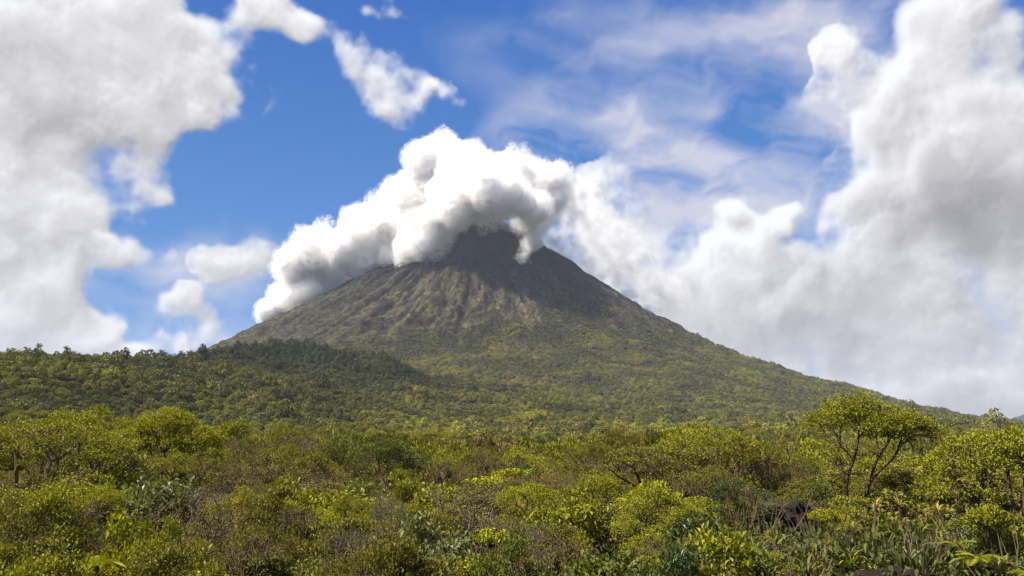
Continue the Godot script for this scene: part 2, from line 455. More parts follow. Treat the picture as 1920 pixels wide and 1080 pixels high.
func crest(line: Array, x: float, z: float, wide: float) -> Vector2:     # (height of the nearest crest point, share of it here)
	var best := 1e9
	var h := 0.0
	var p := Vector2(x, z)
	for i in line.size() - 1:
		var a := Vector2(line[i].x, line[i].z)
		var d := Vector2(line[i + 1].x, line[i + 1].z) - a
		var t := clampf((p - a).dot(d) / d.length_squared(), 0.0, 1.0)
		var q := (p - a - d * t).length_squared()
		if q < best:
			best = q
			h = lerpf(line[i].y, line[i + 1].y, t)
	return Vector2(h, exp(-best / (wide * wide)))

func cone(x: float, z: float) -> float:
	var dx := x - AXIS.x
	var dz := z - AXIS.y
	var r := sqrt(dx * dx + dz * dz)
	if r >= 5100.0: return 0.0
	var s := dx / maxf(r, 1.0)
	var c := s * s
	return along(luts[0], r) * (1.0 - c) + along(luts[1 if s > 0.0 else 2], r) * c

func land(x: float, z: float) -> float:
	var d := sqrt(x * x + z * z)
	var h := cone(x, z) * smoothstep(40.0, 1000.0, d)
	var bare := clampf((h - 260.0) / 160.0, 0.0, 1.0)
	if d > 120.0:
		var e := clampf((d - 120.0) / 500.0, 0.0, 1.0)
		h += e * n_land.get_noise_2d(x, z) * lerpf(15.0, 12.0, bare)
	if d < 2200.0:
		h += n_small.get_noise_2d(x, z) * clampf(d / 200.0, 0.35, 1.0) * 0.9
		if d > 200.0 and x < 400.0:
			var k := crest(RIDGE, x, z, 165.0)
			h += maxf(0.0, k.x - h) * k.y
			k = crest(KNOLL, x, z, 230.0)
			h += maxf(0.0, k.x - h) * k.y
		# a low mound of lava to the right of the viewpoint
		var mx := x - 11.0
		var mz := z + 24.5
		h += 1.5 * exp(-(mx * mx / 75.0 + mz * mz / 45.0))
	if bare > 0.0:
		var dx := x - AXIS.x
		var dz := z - AXIS.y
		var r := sqrt(dx * dx + dz * dz)
		var a := atan2(dx, -dz)
		var w := n_lava.get_noise_2d(x, z)
		var g := n_gully.get_noise_3d(cos(a) * 10.0 + w * 0.35, sin(a) * 10.0 - w * 0.35, r / 2600.0)
		var g2 := n_gully.get_noise_3d(cos(a) * 36.0 + w * 0.8, sin(a) * 36.0, r / 1700.0 + 7.0)
		h += bare * clampf(r / 250.0, 0.0, 1.0) * (22.0 * g + 8.0 * g2 + 13.0 * w - 5.0 * scar(x, z) + 1.6 * n_small.get_noise_2d(x * 0.45, z * 0.45))
	return h

# ---------------------------------------------------------------- trees
# Limbs that fork towards a set of tips: the tips are split in two again and again.
func fork(g: Geo, from: Vector3, tips: Array, thin: float, bark: Color, depth: int) -> void:
	var n := tips.size()
	var r := thin * pow(n, 0.42)
	if n == 1:
		g.limb(from, tips[0], thin * 1.15, thin * 0.4, rv() * from.distance_to(tips[0]) * 0.07, bark, 3, 2)
		return
	var mid := Vector3.ZERO
	for t in tips: mid += t
	mid /= n
	var share := 0.30 if depth == 0 else (0.42 if n > 4 else 0.55)
	var node := from.lerp(mid, share * rr(0.85, 1.15)) + rv() * from.distance_to(mid) * 0.06
	if n > 6: node.y += from.distance_to(mid) * 0.03
	g.limb(from, node, r * 1.04, r * 0.92, rv() * from.distance_to(node) * 0.05, bark, 6 if n > 30 else 4, 3 if n > 30 else 2)
	# split across the widest spread
	var a: Vector3 = tips[rng.randi() % n]
	var b := a
	for t in tips:
		if t.distance_squared_to(a) > b.distance_squared_to(a): b = t
	a = b
	for t in tips:
		if t.distance_squared_to(b) > a.distance_squared_to(b): a = t
	var one := []
	var two := []
	var bias := rr(0.75, 1.3)
	for t in tips:
		if t.distance_to(a) * bias < t.distance_to(b): one.push_back(t)
		else: two.push_back(t)
	if one.is_empty() or two.is_empty():
		for t in tips: fork(g, node, [t], thin, bark, depth + 1)
		return
	fork(g, node, one, thin, bark, depth + 1)
	fork(g, node, two, thin, bark, depth + 1)

# tips in the upper shell of domes: each lobe is [centre, half sizes, number]
func dome_tips(lobes: Array, hollow := 0.72, under := -0.25) -> Array:
	var tips := []
	for l in lobes:
		for i in int(l[2]):
			var d := rv()
			while d.y < under: d = rv()
			var r := pow(rng.randf(), 0.5) * (1.0 - hollow) + hollow
			var lump := 1.0 + 0.16 * n_small.get_noise_3dv(d * 22.0 + l[0] * 9.0)
			tips.push_back(l[0] + d * l[1] * r * lump)
	return tips

# a crown in lumps: small lobes over a dome of the given height, rise and reach
func lumps(n: int, height: float, rise: float, reach: float, size: float, tips: int, low := -0.25) -> Array:
	var out := []
	for i in n:
		var d := rv()
		while d.y < low: d = rv()
		var a := TAU * i / n + rr(-0.5, 0.5)
		var flat := sqrt(1.0 - d.y * d.y) * rr(0.65, 1.1)
		var s := size * rr(0.6, 1.25)
		out.push_back([Vector3(cos(a) * flat * reach, height + d.y * rise, sin(a) * flat * reach), Vector3(s, s * 0.72, s), int(tips * s * s / (size * size))])
	return out

func tuft(g: Geo, at: Vector3, heart: Vector3, count: int, spread: float, length: float, width: float, droop := 0.0) -> void:
	var out := (at - heart).normalized()
	var tone := rr(0.78, 1.2)
	for i in count:
		var o := rv()
		var p := at + Vector3(o.x, o.y * 0.6, o.z) * spread * sqrt(rng.randf())
		var dir := (out * 0.5 + rv() * 0.9 + Vector3(0, 0.25 - droop, 0)).normalized()
		var up := (Vector3.UP * 0.9 + out * 0.35 + rv() * 0.55).normalized()
		var b := tone * rr(0.75, 1.25)
		var yellow := rr(0.0, 0.22) if rng.randf() < 0.8 else rr(0.2, 0.6)
		g.leaf(p, dir, up, length * rr(0.7, 1.2), width * rr(0.8, 1.2), Color(b * (1.0 + yellow), b * (1.0 + yellow * 0.25), b * (1.0 - yellow * 0.5)))

# one kind of tree: [branch mesh, leaf mesh]
func tree_shape(lobes: Array, root: Vector3, thin: float, count: int, spread: float, length: float, width: float, stems := 1, leafy := 1.0, hollow := 0.72, under := -0.25) -> Array:
	var wood := Geo.new()
	var leaves := Geo.new()
	var tips := dome_tips(lobes, hollow, under)
	var heart := Vector3.ZERO
	for t in tips: heart += t
	heart /= tips.size()
	var bark := Color(1, 1, 1)
	if stems == 1:
		fork(wood, root - Vector3(0, 0.3, 0), tips, thin, bark, 0)
	else:
		var by := []
		for s in stems: by.push_back([])
		for t in tips:
			var a := fposmod(atan2(t.z - root.z, t.x - root.x) / TAU + 0.03 * rr(-1, 1), 1.0)
			by[int(a * stems) % stems].push_back(t)
		for s in stems:
			if by[s].size():
				fork(wood, root + Vector3(cos(TAU * (s + 0.5) / stems), 0, sin(TAU * (s + 0.5) / stems)) * 0.12 - Vector3(0, 0.3, 0), by[s], thin, bark, 1)
	for t in tips:
		# the crown leafs out at the top; its lower tips are mostly bare
		var share := leafy * (1.0 if under < -0.5 else clampf(0.85 + (t.y - heart.y) * 0.8, 0.35, 1.0))
		if rng.randf() < share:
			tuft(leaves, t, heart - Vector3(0, 0.8, 0), count, spread, length, width)
	return [wood.mesh(), leaves.mesh() if leaves.v.size() else null]

# far crowns: a ragged dome of leaf masses, about 1 m in radius
func far_crown(count: int, size: float, tall: float, spiky := 0.0) -> ArrayMesh:
	var g := Geo.new()
	var off := rv() * 50.0
	for i in count:
		var d := rv()
		while d.y < -0.35: d = rv()
		var r := rr(0.75, 1.0) * (1.0 + 0.35 * n_small.get_noise_3dv(d * 20.0 + off))
		var p := Vector3(d.x * r, (d.y * r * 0.62 + 0.55) * tall, d.z * r)
		if spiky > 0.0:
			var k := 1.0 - 0.75 * spiky * clampf(p.y / tall, 0.0, 1.0)
			p.x *= k; p.z *= k
		var dir := (d.cross(rv()) + rv() * 0.3).normalized()
		var up := (d + rv() * 0.5 + Vector3(0, 0.35, 0)).normalized()
		var b := rr(0.72, 1.25)
		g.leaf(p - dir * size * 0.5, dir, up, size * rr(0.7, 1.3), size * rr(0.55, 0.9), Color(b * rr(0.95, 1.15), b, b * rr(0.8, 1.1)))
	return g.mesh()

# ---------------------------------------------------------------- materials
var mats := {}
func srgb(r: float, g: float, b: float) -> Color:
	return Color(r, g, b).linear_to_srgb()

func plain(called: String, c: Color, rough := 0.9) -> StandardMaterial3D:
	var m := StandardMaterial3D.new()
	m.resource_name = called
	m.albedo_color = c
	m.roughness = rough
	m.metallic_specular = 0.3
	m.vertex_color_use_as_albedo = true
	mats[called] = m
	return m

func leafy(called: String, r: float, g: float, b: float, rough := 0.55) -> StandardMaterial3D:
	var m := plain(called, srgb(r, g, b), rough)
	m.backlight_enabled = true
	m.backlight = Color(0.72, 0.72, 0.36)
	return m

func grain(freq: float, sd: int, lo: float, hi: float, octaves := 5) -> NoiseTexture2D:
	var t := NoiseTexture2D.new()
	t.width = 512
	t.height = 512
	t.seamless = true
	t.noise = noise(freq, octaves, sd)
	var ramp := Gradient.new()
	ramp.set_color(0, Color(lo, lo, lo))
	ramp.set_color(1, Color(hi, hi, hi))
	t.color_ramp = ramp
	return t

const TINTS := {
	"bright": [0.215, 0.225, 0.010], "fresh": [0.165, 0.178, 0.012], "olive": [0.125, 0.122, 0.022], "green": [0.092, 0.110, 0.018],
	"dark": [0.046, 0.066, 0.022], "silver": [0.120, 0.138, 0.066], "gold": [0.32, 0.29, 0.020], "dry": [0.15, 0.105, 0.05], "tan": [0.150, 0.128, 0.040], "red": [0.45, 0.09, 0.03], "amber": [0.25, 0.205, 0.055],
}

func make_materials() -> void:
	for k in TINTS: leafy(k, TINTS[k][0] * 1.1, TINTS[k][1] * 1.1, TINTS[k][2] * 1.1)
	mats["dark"].roughness = 0.38
	mats["silver"].roughness = 0.42
	leafy("crowns", 1, 1, 1, 0.7)
	plain("bark", srgb(0.060, 0.041, 0.030), 0.95)
	plain("twigs", srgb(0.100, 0.070, 0.048), 0.95)
	plain("grey_twigs", srgb(0.115, 0.095, 0.082), 0.95)
	var s := plain("slope", Color.WHITE, 0.95)
	s.albedo_texture = grain(0.02, 71, 0.35, 1.0)
	s.uv1_triplanar = true
	s.uv1_world_triplanar = true
	s.uv1_scale = Vector3.ONE / 210.0
	s.detail_enabled = true
	s.detail_blend_mode = BaseMaterial3D.BLEND_MODE_MUL
	s.detail_albedo = grain(0.03, 72, 0.5, 1.0)
	s.detail_uv_layer = BaseMaterial3D.DETAIL_UV_1
	var e := plain("earth", Color.WHITE, 0.95)
	e.specular_mode = BaseMaterial3D.SPECULAR_DISABLED
	s.specular_mode = BaseMaterial3D.SPECULAR_DISABLED
	e.albedo_texture = grain(0.03, 73, 0.45, 1.0)
	e.uv1_triplanar = true
	e.uv1_world_triplanar = true
	e.uv1_scale = Vector3.ONE / 3.0
	var l := plain("lava", srgb(0.050, 0.032, 0.026), 0.85)
	l.albedo_texture = grain(0.04, 74, 0.35, 1.0)
	l.uv1_triplanar = true
	l.uv1_scale = Vector3.ONE / 0.8
	l.heightmap_enabled = true
	l.heightmap_texture = grain(0.05, 75, 0.0, 1.0)
	l.heightmap_scale = 9.0
	var c := plain("vapour", Color(0.955, 0.953, 0.955), 1.0)
	c.specular_mode = BaseMaterial3D.SPECULAR_DISABLED
	var w := plain("droplets", Color(0.955, 0.953, 0.955), 1.0)
	w.specular_mode = BaseMaterial3D.SPECULAR_DISABLED
	w.backlight_enabled = true
	w.backlight = Color(1, 1, 1)
	w.vertex_color_use_as_albedo = false
	c.vertex_color_use_as_albedo = false

# ---------------------------------------------------------------- terrain
func forest_line(x: float, z: float) -> float:       # the height up to which trees grow here
	var side := clampf((x - AXIS.x) / 900.0, -1.0, 1.0)
	return 385.0 + 90.0 * clampf(side * 3.0, 0.0, 1.0) - 40.0 * clampf(-side * 2.0, 0.0, 1.0) + 120.0 * n_kind.get_noise_2d(x * 0.9, z * 0.9)

func scar(x: float, z: float) -> float:          # old lava channels down the face
	var near := 1e9
	var p := Vector2(x, z)
	for line in SCARS:
		if p.distance_squared_to(line[1]) > 90000.0: continue
		for i in line.size() - 1:
			var a: Vector2 = line[i]
			var d: Vector2 = line[i + 1] - a
			var t := clampf((p - a).dot(d) / d.length_squared(), 0.0, 1.0)
			near = minf(near, (p - a - d * t).length())
	if near > 80.0: return 0.0
	return smoothstep(1.0, 0.2, (near + 9.0 * n_small.get_noise_2d(x * 0.7, z * 0.7)) / 15.0)

func slope_color(x: float, z: float, h: float) -> Color:
	var dx := x - AXIS.x
	var dz := z - AXIS.y
	var r := sqrt(dx * dx + dz * dz)
	var a := atan2(dx, -dz)
	var p := n_lava.get_noise_2d(x * 1.3 + 400.0, z * 1.3)
	var streak := n_kind.get_noise_3d(cos(a) * 2400.0, sin(a) * 2400.0, r * 0.32)
	var fine := n_small.get_noise_2d(x * 0.5, z * 0.5)
	var c := Color(0.168, 0.137, 0.100)
	c = c.lerp(Color(0.178, 0.176, 0.082), clampf(0.68 + 1.8 * p + 1.2 * streak + 0.9 * fine - 0.25 * clampf(dx / 500.0, -1.0, 1.6), 0.0, 1.0))     # thin grass
	c = c.lerp(Color(0.270, 0.225, 0.165), clampf(streak * 2.4 + fine * 0.8 - 0.2, 0.0, 0.75))      # pale ash
	c = c.lerp(Color(0.045, 0.037, 0.037), clampf((-p * 0.8 - streak * 0.6 - 0.17 + 0.7 * fine) * 9.0, 0.0, 0.85))     # bare lava
	c = c.lerp(Color(0.030, 0.027, 0.033), clampf((h - 640.0 + 120.0 * p) / 130.0, 0.0, 0.9))       # shade under the cap cloud, painted into the colour of the summit
	c = c.lerp(Color(0.098, 0.084, 0.080), 0.65 * clampf((dx - 180.0) / 350.0, 0.0, 1.0) * clampf((h - 380.0) / 150.0, 0.0, 1.0))  # shade of the upper right flank, away from the sun, painted in as grey
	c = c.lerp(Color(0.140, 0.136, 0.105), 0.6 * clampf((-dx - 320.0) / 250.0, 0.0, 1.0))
	c = c.lerp(Color(0.048, 0.038, 0.038), scar(x, z) * 0.85)
	var crack := n_gully.get_noise_3d(cos(a) * 20.0 + p * 2.0, sin(a) * 20.0, r / 800.0 + 3.0)
	c = c.lerp(Color(0.042, 0.035, 0.033), clampf((crack - 0.55) * 5.0, 0.0, 0.8) * clampf((h - 250.0) / 150.0, 0.0, 1.0))
	c = c * (1.0 + 0.6 * fine)
	var wood := clampf((forest_line(x, z) + 25.0 - h) / 60.0, 0.0, 1.0)
	return c.lerp(Color(0.060, 0.062, 0.026), wood * 0.9)

func build_terrain() -> void:
	# the volcano: rings round its axis, the side towards the eye and both flanks
	var g := Geo.new()
	var rings := 330
	var cols := 720
	for j in rings + 1:
		var r := 4.0 + 2100.0 * pow(float(j) / rings, 1.15)
		for i in cols + 1:
			var a := deg_to_rad(-128.0 + 256.0 * i / cols)
			var x := AXIS.x + sin(a) * r
			var z := AXIS.y + cos(a) * r
			var h := land(x, z)
			g.v.push_back(Vector3(x, h, z))
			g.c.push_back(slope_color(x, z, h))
	for j in rings:
		for i in cols:
			var k := j * (cols + 1) + i
			g.f.append_array(PackedInt32Array([k, k + 1, k + cols + 1, k + 1, k + cols + 2, k + cols + 1]))
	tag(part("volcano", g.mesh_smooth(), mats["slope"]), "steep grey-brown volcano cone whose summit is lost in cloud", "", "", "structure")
	# the forest floor, and the two hills on its left
	var grids := [[-1150.0, 1150.0, -1750.0, -150.0, 12.5], [-240.0, 240.0, -150.0, 30.0, 3.0], [-2600.0, -1150.0, -4200.0, -150.0, 50.0], [1150.0, 3600.0, -4200.0, -150.0, 50.0]]
	var floor_ := Geo.new()
	var hills := [Geo.new(), Geo.new()]
	for q in grids:
		var step: float = q[4]
		var nx := int((q[1] - q[0]) / step)
		var nz := int((q[3] - q[2]) / step)
		var base := floor_.v.size()
		var own := PackedByteArray()
		for j in nz + 1:
			for i in nx + 1:
				var x: float = q[0] + i * step
				var z: float = q[2] + j * step
				var rr_ := Vector2(x, z).distance_to(AXIS)
				var y := land(x, z) - (14.0 if rr_ < 2080.0 else 0.0)
				var k := 0
				if step == 12.5 and rr_ > 2070.0:
					if crest(RIDGE, x, z, 165.0).y > 0.35: k = 1
					elif crest(KNOLL, x, z, 230.0).y > 0.35: k = 2
				own.push_back(k)
				floor_.v.push_back(Vector3(x, y, z))
				floor_.c.push_back(Color(0.030, 0.026, 0.016) if step < 5.0 else Color(0.034, 0.036, 0.018))
		for j in nz:
			for i in nx:
				var k := j * (nx + 1) + i
				var o := own[k]
				var tri := [k, k + 1, k + nx + 1, k + 1, k + nx + 2, k + nx + 1]
				if o == 0:
					for t in tri: floor_.f.push_back(base + t)
				else:
					var hg: Geo = hills[o - 1]
					for t in tri:
						hg.f.push_back(hg.v.size())
						hg.v.push_back(floor_.v[base + t])
						hg.c.push_back(Color(0.034, 0.036, 0.018))
	# out to the horizon
	var far := 9000.0
	var base := floor_.v.size()
	for c in [Vector3(-far, -60, -far), Vector3(far, -60, -far), Vector3(-far, -60, far), Vector3(far, -60, far)]:
		floor_.v.push_back(c)
		floor_.c.push_back(Color(0.034, 0.036, 0.018))
	floor_.f.append_array(PackedInt32Array([base, base + 1, base + 2, base + 1, base + 3, base + 2]))
	tag(part("ground", floor_.mesh(), mats["earth"]), "dark lava soil under the scrub forest", "", "", "structure")
	tag(part("hill", hills[0].mesh_smooth(), mats["earth"]), "low forested ridge at the left edge in front of the volcano", "", "", "structure")
	tag(part("hill", hills[1].mesh_smooth(), mats["earth"]), "dark forested knoll against the foot of the volcano", "", "", "structure")
	# the far hill on the right
	var f := Geo.new()
	for j in 25:
		for i in 61:
			var u := (i / 60.0 - 0.5) * 2.0
			var w := (j / 24.0 - 0.5) * 2.0
			var x := 5100.0 + u * 1500.0
			var z := -7400.0 + w * 900.0
			var y := 430.0 * exp(-u * u * 4.0) * exp(-w * w * 3.0) + 60.0 * n_land.get_noise_2d(x * 0.6, z * 0.6) * (1.0 - u * u) + 20.0
			if absf(u) > 0.98 or absf(w) > 0.98: y = -70.0
			f.v.push_back(Vector3(x, y, z))
			f.c.push_back(Color(0.045, 0.052, 0.030))
	for j in 24:
		for i in 60:
			var k := j * 61 + i
			f.f.append_array(PackedInt32Array([k, k + 1, k + 61, k + 1, k + 62, k + 61]))
	tag(part("far_hill", f.mesh_smooth(), mats["earth"]), "hazy distant hill beyond the volcano's right foot", "", "", "structure")

# ---------------------------------------------------------------- forests too far to tell tree from tree
func leaf_tint(x: float, z: float, d: float) -> Color:
	var p := n_kind.get_noise_2d(x * (3.0 if d < 500.0 else 1.0), z * (3.0 if d < 500.0 else 1.0))
	var q := n_kind.get_noise_2d(z + 900.0, x - 500.0)
	var c := Color(0.150, 0.153, 0.016).lerp(Color(0.225, 0.228, 0.012), clampf(0.4 + 1.7 * p, 0.0, 1.0))
	c = c.lerp(Color(0.090, 0.104, 0.026), clampf(0.25 + 2.0 * q, 0.0, 0.9))
	if d > 450.0: c = c.lerp(Color(0.076, 0.086, 0.040).lerp(Color(0.146, 0.146, 0.040), clampf(0.42 + 2.0 * p, 0.0, 1.0)), clampf((d - 450.0) / 900.0, 0.0, 0.85))
	if rng.randf() < 0.2: c = c.lerp(Color(0.150, 0.112, 0.060), rr(0.3, 0.9))
	if d > 300.0: c = c * (1.16 - 0.1 * clampf((d - 450.0) / 600.0, 0.0, 1.0))
	return c * rr(0.6, 1.6)

var overflow: Array = []    # front trees past the number that are built one by one
func build_forests() -> void:
	rng.seed = 44
	var mids := []
	for k in 4:
		var g := Geo.new()
		var w := Geo.new()
		var tips := dome_tips(lumps(9, 0.62, 0.30, 0.66, 0.30, 15), 0.45, -0.5)
		fork(w, Vector3(0, -0.05, 0), tips, 0.008, Color(0.62, 0.48, 0.40), 0)
		for t in tips: tuft(g, t, Vector3(0, 0.3, 0), 11, 0.15, 0.10, 0.058)
		mids.push_back([g.mesh(), w.mesh()])
	var fars := []
	for k in 4: fars.push_back(far_crown(165, 0.29, 1.0))
	for k in 2: fars.push_back(far_crown(165, 0.29, 1.35, 0.25))
	var sets := {}
	var put := func(key: String, t: Transform3D, c: Color):
		if not sets.has(key): sets[key] = [[], PackedColorArray()]
		sets[key][0].push_back(t)
		sets[key][1].push_back(c)
	# rows of trees outward from the viewpoint, spaced by their own size
	var d := 78.0
	while d < 3350.0:
		var gap := lerpf(3.9, 6.2, clampf((d - 80.0) / 350.0, 0.0, 1.0)) + 1.6 * clampf((d - 500.0) / 1500.0, 0.0, 1.0)
		var half := deg_to_rad(41.0)
		var n := int(2.0 * half * d / gap)
		for i in n:
			var a := -half + 2.0 * half * (i + rng.randf()) / n
			var e := d + rr(-0.5, 0.5) * gap
			var x := sin(a) * e
			var z := -cos(a) * e
			var h := land(x, z)
			var r := Vector2(x, z).distance_to(AXIS)
			var size := gap * rr(0.36, 0.72) * (1.5 if rng.randf() < 0.1 and d > 420.0 else 1.0)
			var on_cone := r < 2000.0
			if d > 350.0: size *= clampf(0.95 + 1.3 * n_kind.get_noise_2d(x * 0.8 - 300.0, z * 0.8), 0.55, 1.5)
			if on_cone:
				var line := forest_line(x, z)
				if rng.randf() > 0.30 + (line - h) / 110.0:
					if rng.randf() > 0.22 or h > line + 150.0: continue
					size *= rr(0.3, 0.5)
				size *= clampf(0.75 + (line - h) / 300.0, 0.6, 1.0)
			elif r < 400.0: continue
			if n_land.get_noise_2d(x * 2.1 + 77.0, z * 2.1) > 0.36 and e < 1200.0 and rng.randf() < 0.55: continue
			var c := leaf_tint(x, z, e)
			var tall := size * rr(0.75, 1.6)
			var deep := 0.0
			if e > 400.0:
				var k := crest(KNOLL, x, z, 230.0).y
				deep = clampf((k - 0.25) * 2.0, 0.0, 1.0) * clampf(0.75 + 2.5 * n_kind.get_noise_2d(x, z), 0.0, 1.0)
				if x < -150.0 and not on_cone: deep = maxf(deep, 0.45 * clampf((e - 400.0) / 300.0, 0.0, 1.0))
				c = c.lerp(Color(0.066, 0.079, 0.047) * rr(0.5, 1.4), deep)
			var t := Transform3D(Basis(Vector3.UP, rng.randf() * TAU).scaled(Vector3(size, tall, size)), Vector3(x, h - 0.15 * tall, z))
			if e < 520.0:
				t = Transform3D(Basis(Vector3.UP, rng.randf() * TAU).scaled(Vector3(size * 1.15, size * rr(1.0, 1.4) + 1.3, size * 1.15)), Vector3(x, h - 0.1, z))
				put.call("m%d" % (rng.randi() % 4), t, c)
			else:
				if deep > 0.5: t = t.scaled_local(Vector3(0.85, 1.25, 0.85))
				var place := "slope" if on_cone else ("hill" if e > 560.0 and x < -90.0 else "plain")
				put.call("%s%d" % [place, (4 + rng.randi() % 2) if rng.randf() < 0.15 + 0.6 * deep else rng.randi() % 4], t, c)
		d += gap * 0.86
	for q in overflow:
		var t := Transform3D(Basis(Vector3.UP, rng.randf() * TAU).scaled(Vector3(q[1] * 0.5, q[2] * 0.95, q[1] * 0.5)), q[0])
		put.call("m%d" % (rng.randi() % 4), t, leaf_tint(q[0].x, q[0].z, 70.0))
	var places := [["plain", "dense olive green forest that fills the plain before the volcano"], ["slope", "dusty green forest that climbs the lower slopes of the volcano"], ["hill", "dark green forest over the low hills on the left"]]
	for p in places:
		var o := thing("forest", Vector3.ZERO)
		tag(o, p[1], "forest", "", "stuff")
		for k in 6:
			var key: String = "%s%d" % [p[0], k]
			if sets.has(key):
				tag(scatter("crown", fars[k], mats["crowns"], sets[key][0], sets[key][1], o), "", "", "", "stuff")
	var o := thing("forest", Vector3.ZERO)
	tag(o, "yellow-green scrub forest that begins behind the nearest trees", "forest", "", "stuff")
	for k in 4:
		var key := "m%d" % k
		tag(scatter("crown", mids[k][0], mats["crowns"], sets[key][0], sets[key][1], o), "", "", "", "stuff")
		var brown := PackedColorArray()
		for q in sets[key][0].size(): brown.push_back(Color(0.17, 0.16, 0.15) * rr(0.7, 1.5))
		tag(scatter("trunk", mids[k][1], mats["crowns"], sets[key][0], brown, o), "", "", "", "stuff")

# ---------------------------------------------------------------- the cloud on the summit
func toward(az: float, el: float) -> Vector3:
	az = deg_to_rad(az)
	el = deg_to_rad(el)
	return Vector3(sin(az) * cos(el), sin(el), -cos(az) * cos(el))

var n_roll := noise(1.0 / 190.0, 3, 81)
var n_knob := noise(1.0 / 95.0, 3, 82, FastNoiseLite.TYPE_CELLULAR)

func swell(p: Vector3) -> float:
	return 0.62 * n_roll.get_noise_3dv(p) + 0.23 * (-0.62 - n_knob.get_noise_3dv(p))

# puffs: [azimuth, elevation, distance, radius]
func build_cloud(called: String, label: String, puffs: Array, solid: float, count: int, loose: float, bits := 1.0) -> void:
	var middle := Vector3.ZERO
	var at := []
	for b in puffs:
		var p: Vector3 = EYE + toward(b[0], b[1]) * b[2]
		at.push_back(p)
		middle += p
	middle /= puffs.size()
	var o := thing(called, middle)
	tag(o, label, "cloud")
	if solid > 0.0:
		var unit := ball(4)
		var g := Geo.new()
		for i in puffs.size():
			var k := g.v.size()
			var r: float = puffs[i][3] * solid
			for d in unit.v:
				var p: Vector3 = at[i] + d * r
				g.v.push_back(p + d * r * swell(p) - middle)
			for f in unit.f: g.f.push_back(k + f)
		tag(part("body", g.mesh_smooth(), mats["vapour"], o), "", "", "", "stuff")
	var bit := Geo.new()
	for i in 18:
		bit.leaf(rv() * (8.0 if solid > 0.0 else 14.0 * rr(0.2, 1.0)), rv(), rv(), rr(1.8, 3.4) * bits, rr(1.4, 2.6) * bits, Color.WHITE)
	var where := []
	var tints := PackedColorArray()
	var area := 0.0
	for b in puffs: area += b[3] * b[3]
	for i in puffs.size():
		var r: float = puffs[i][3]
		for q in int(count * r * r / area):
			var d := rv()
			var p: Vector3 = at[i] + d * r * 0.9
			var lift := swell(p)
			var frayed := clampf(0.6 + 2.2 * n_roll.get_noise_3dv(p * 2.3 + Vector3(99, 0, 0)), 0.15, 1.6)
			var out := r * (1.0 + lift) * lerpf(solid * 0.98, 1.0, rng.randf()) - log(rr(0.03, 1.0)) * loose * frayed if solid > 0.0 else r * pow(rng.randf(), 0.33)
			if solid == 0.0 and rng.randf() > clampf(0.25 + 2.4 * n_roll.get_noise_3dv((at[i] + d * out) * 2.6), 0.0, 1.0): continue
			p = at[i] + d * out
			var inside := false
			for j in puffs.size():
				if j != i and solid > 0.0 and p.distance_to(at[j]) < puffs[j][3] * solid * 0.9:
					inside = true
					break
			if inside: continue
			where.push_back(Transform3D(Basis(rv(), rng.randf() * TAU).scaled(Vector3.ONE * rr(0.7, 1.3)), p - middle))
			tints.push_back(Color.WHITE)
	tag(scatter("vapour", bit.mesh(), mats["droplets"], where, tints, o), "", "", "", "stuff")

# ---------------------------------------------------------------- plants near enough to tell one from another
# a kind's shapes are built about 1 m from the ground to the top and about 1 m across, in a few variants
var shapes := {}

func lump_tree(lobes: Array, size: Vector3, count: int, leaf: float, stems := 1, leafy := 1.0, under := -0.25, thin := 0.0075) -> Array:
	var l := []
	for q in lobes: l.push_back([q[0] * size, q[1] * size, q[2]])
	return tree_shape(l, Vector3.ZERO, thin, count, leaf * 2.4, leaf, leaf * 0.5, stems, leafy, 0.35, under)

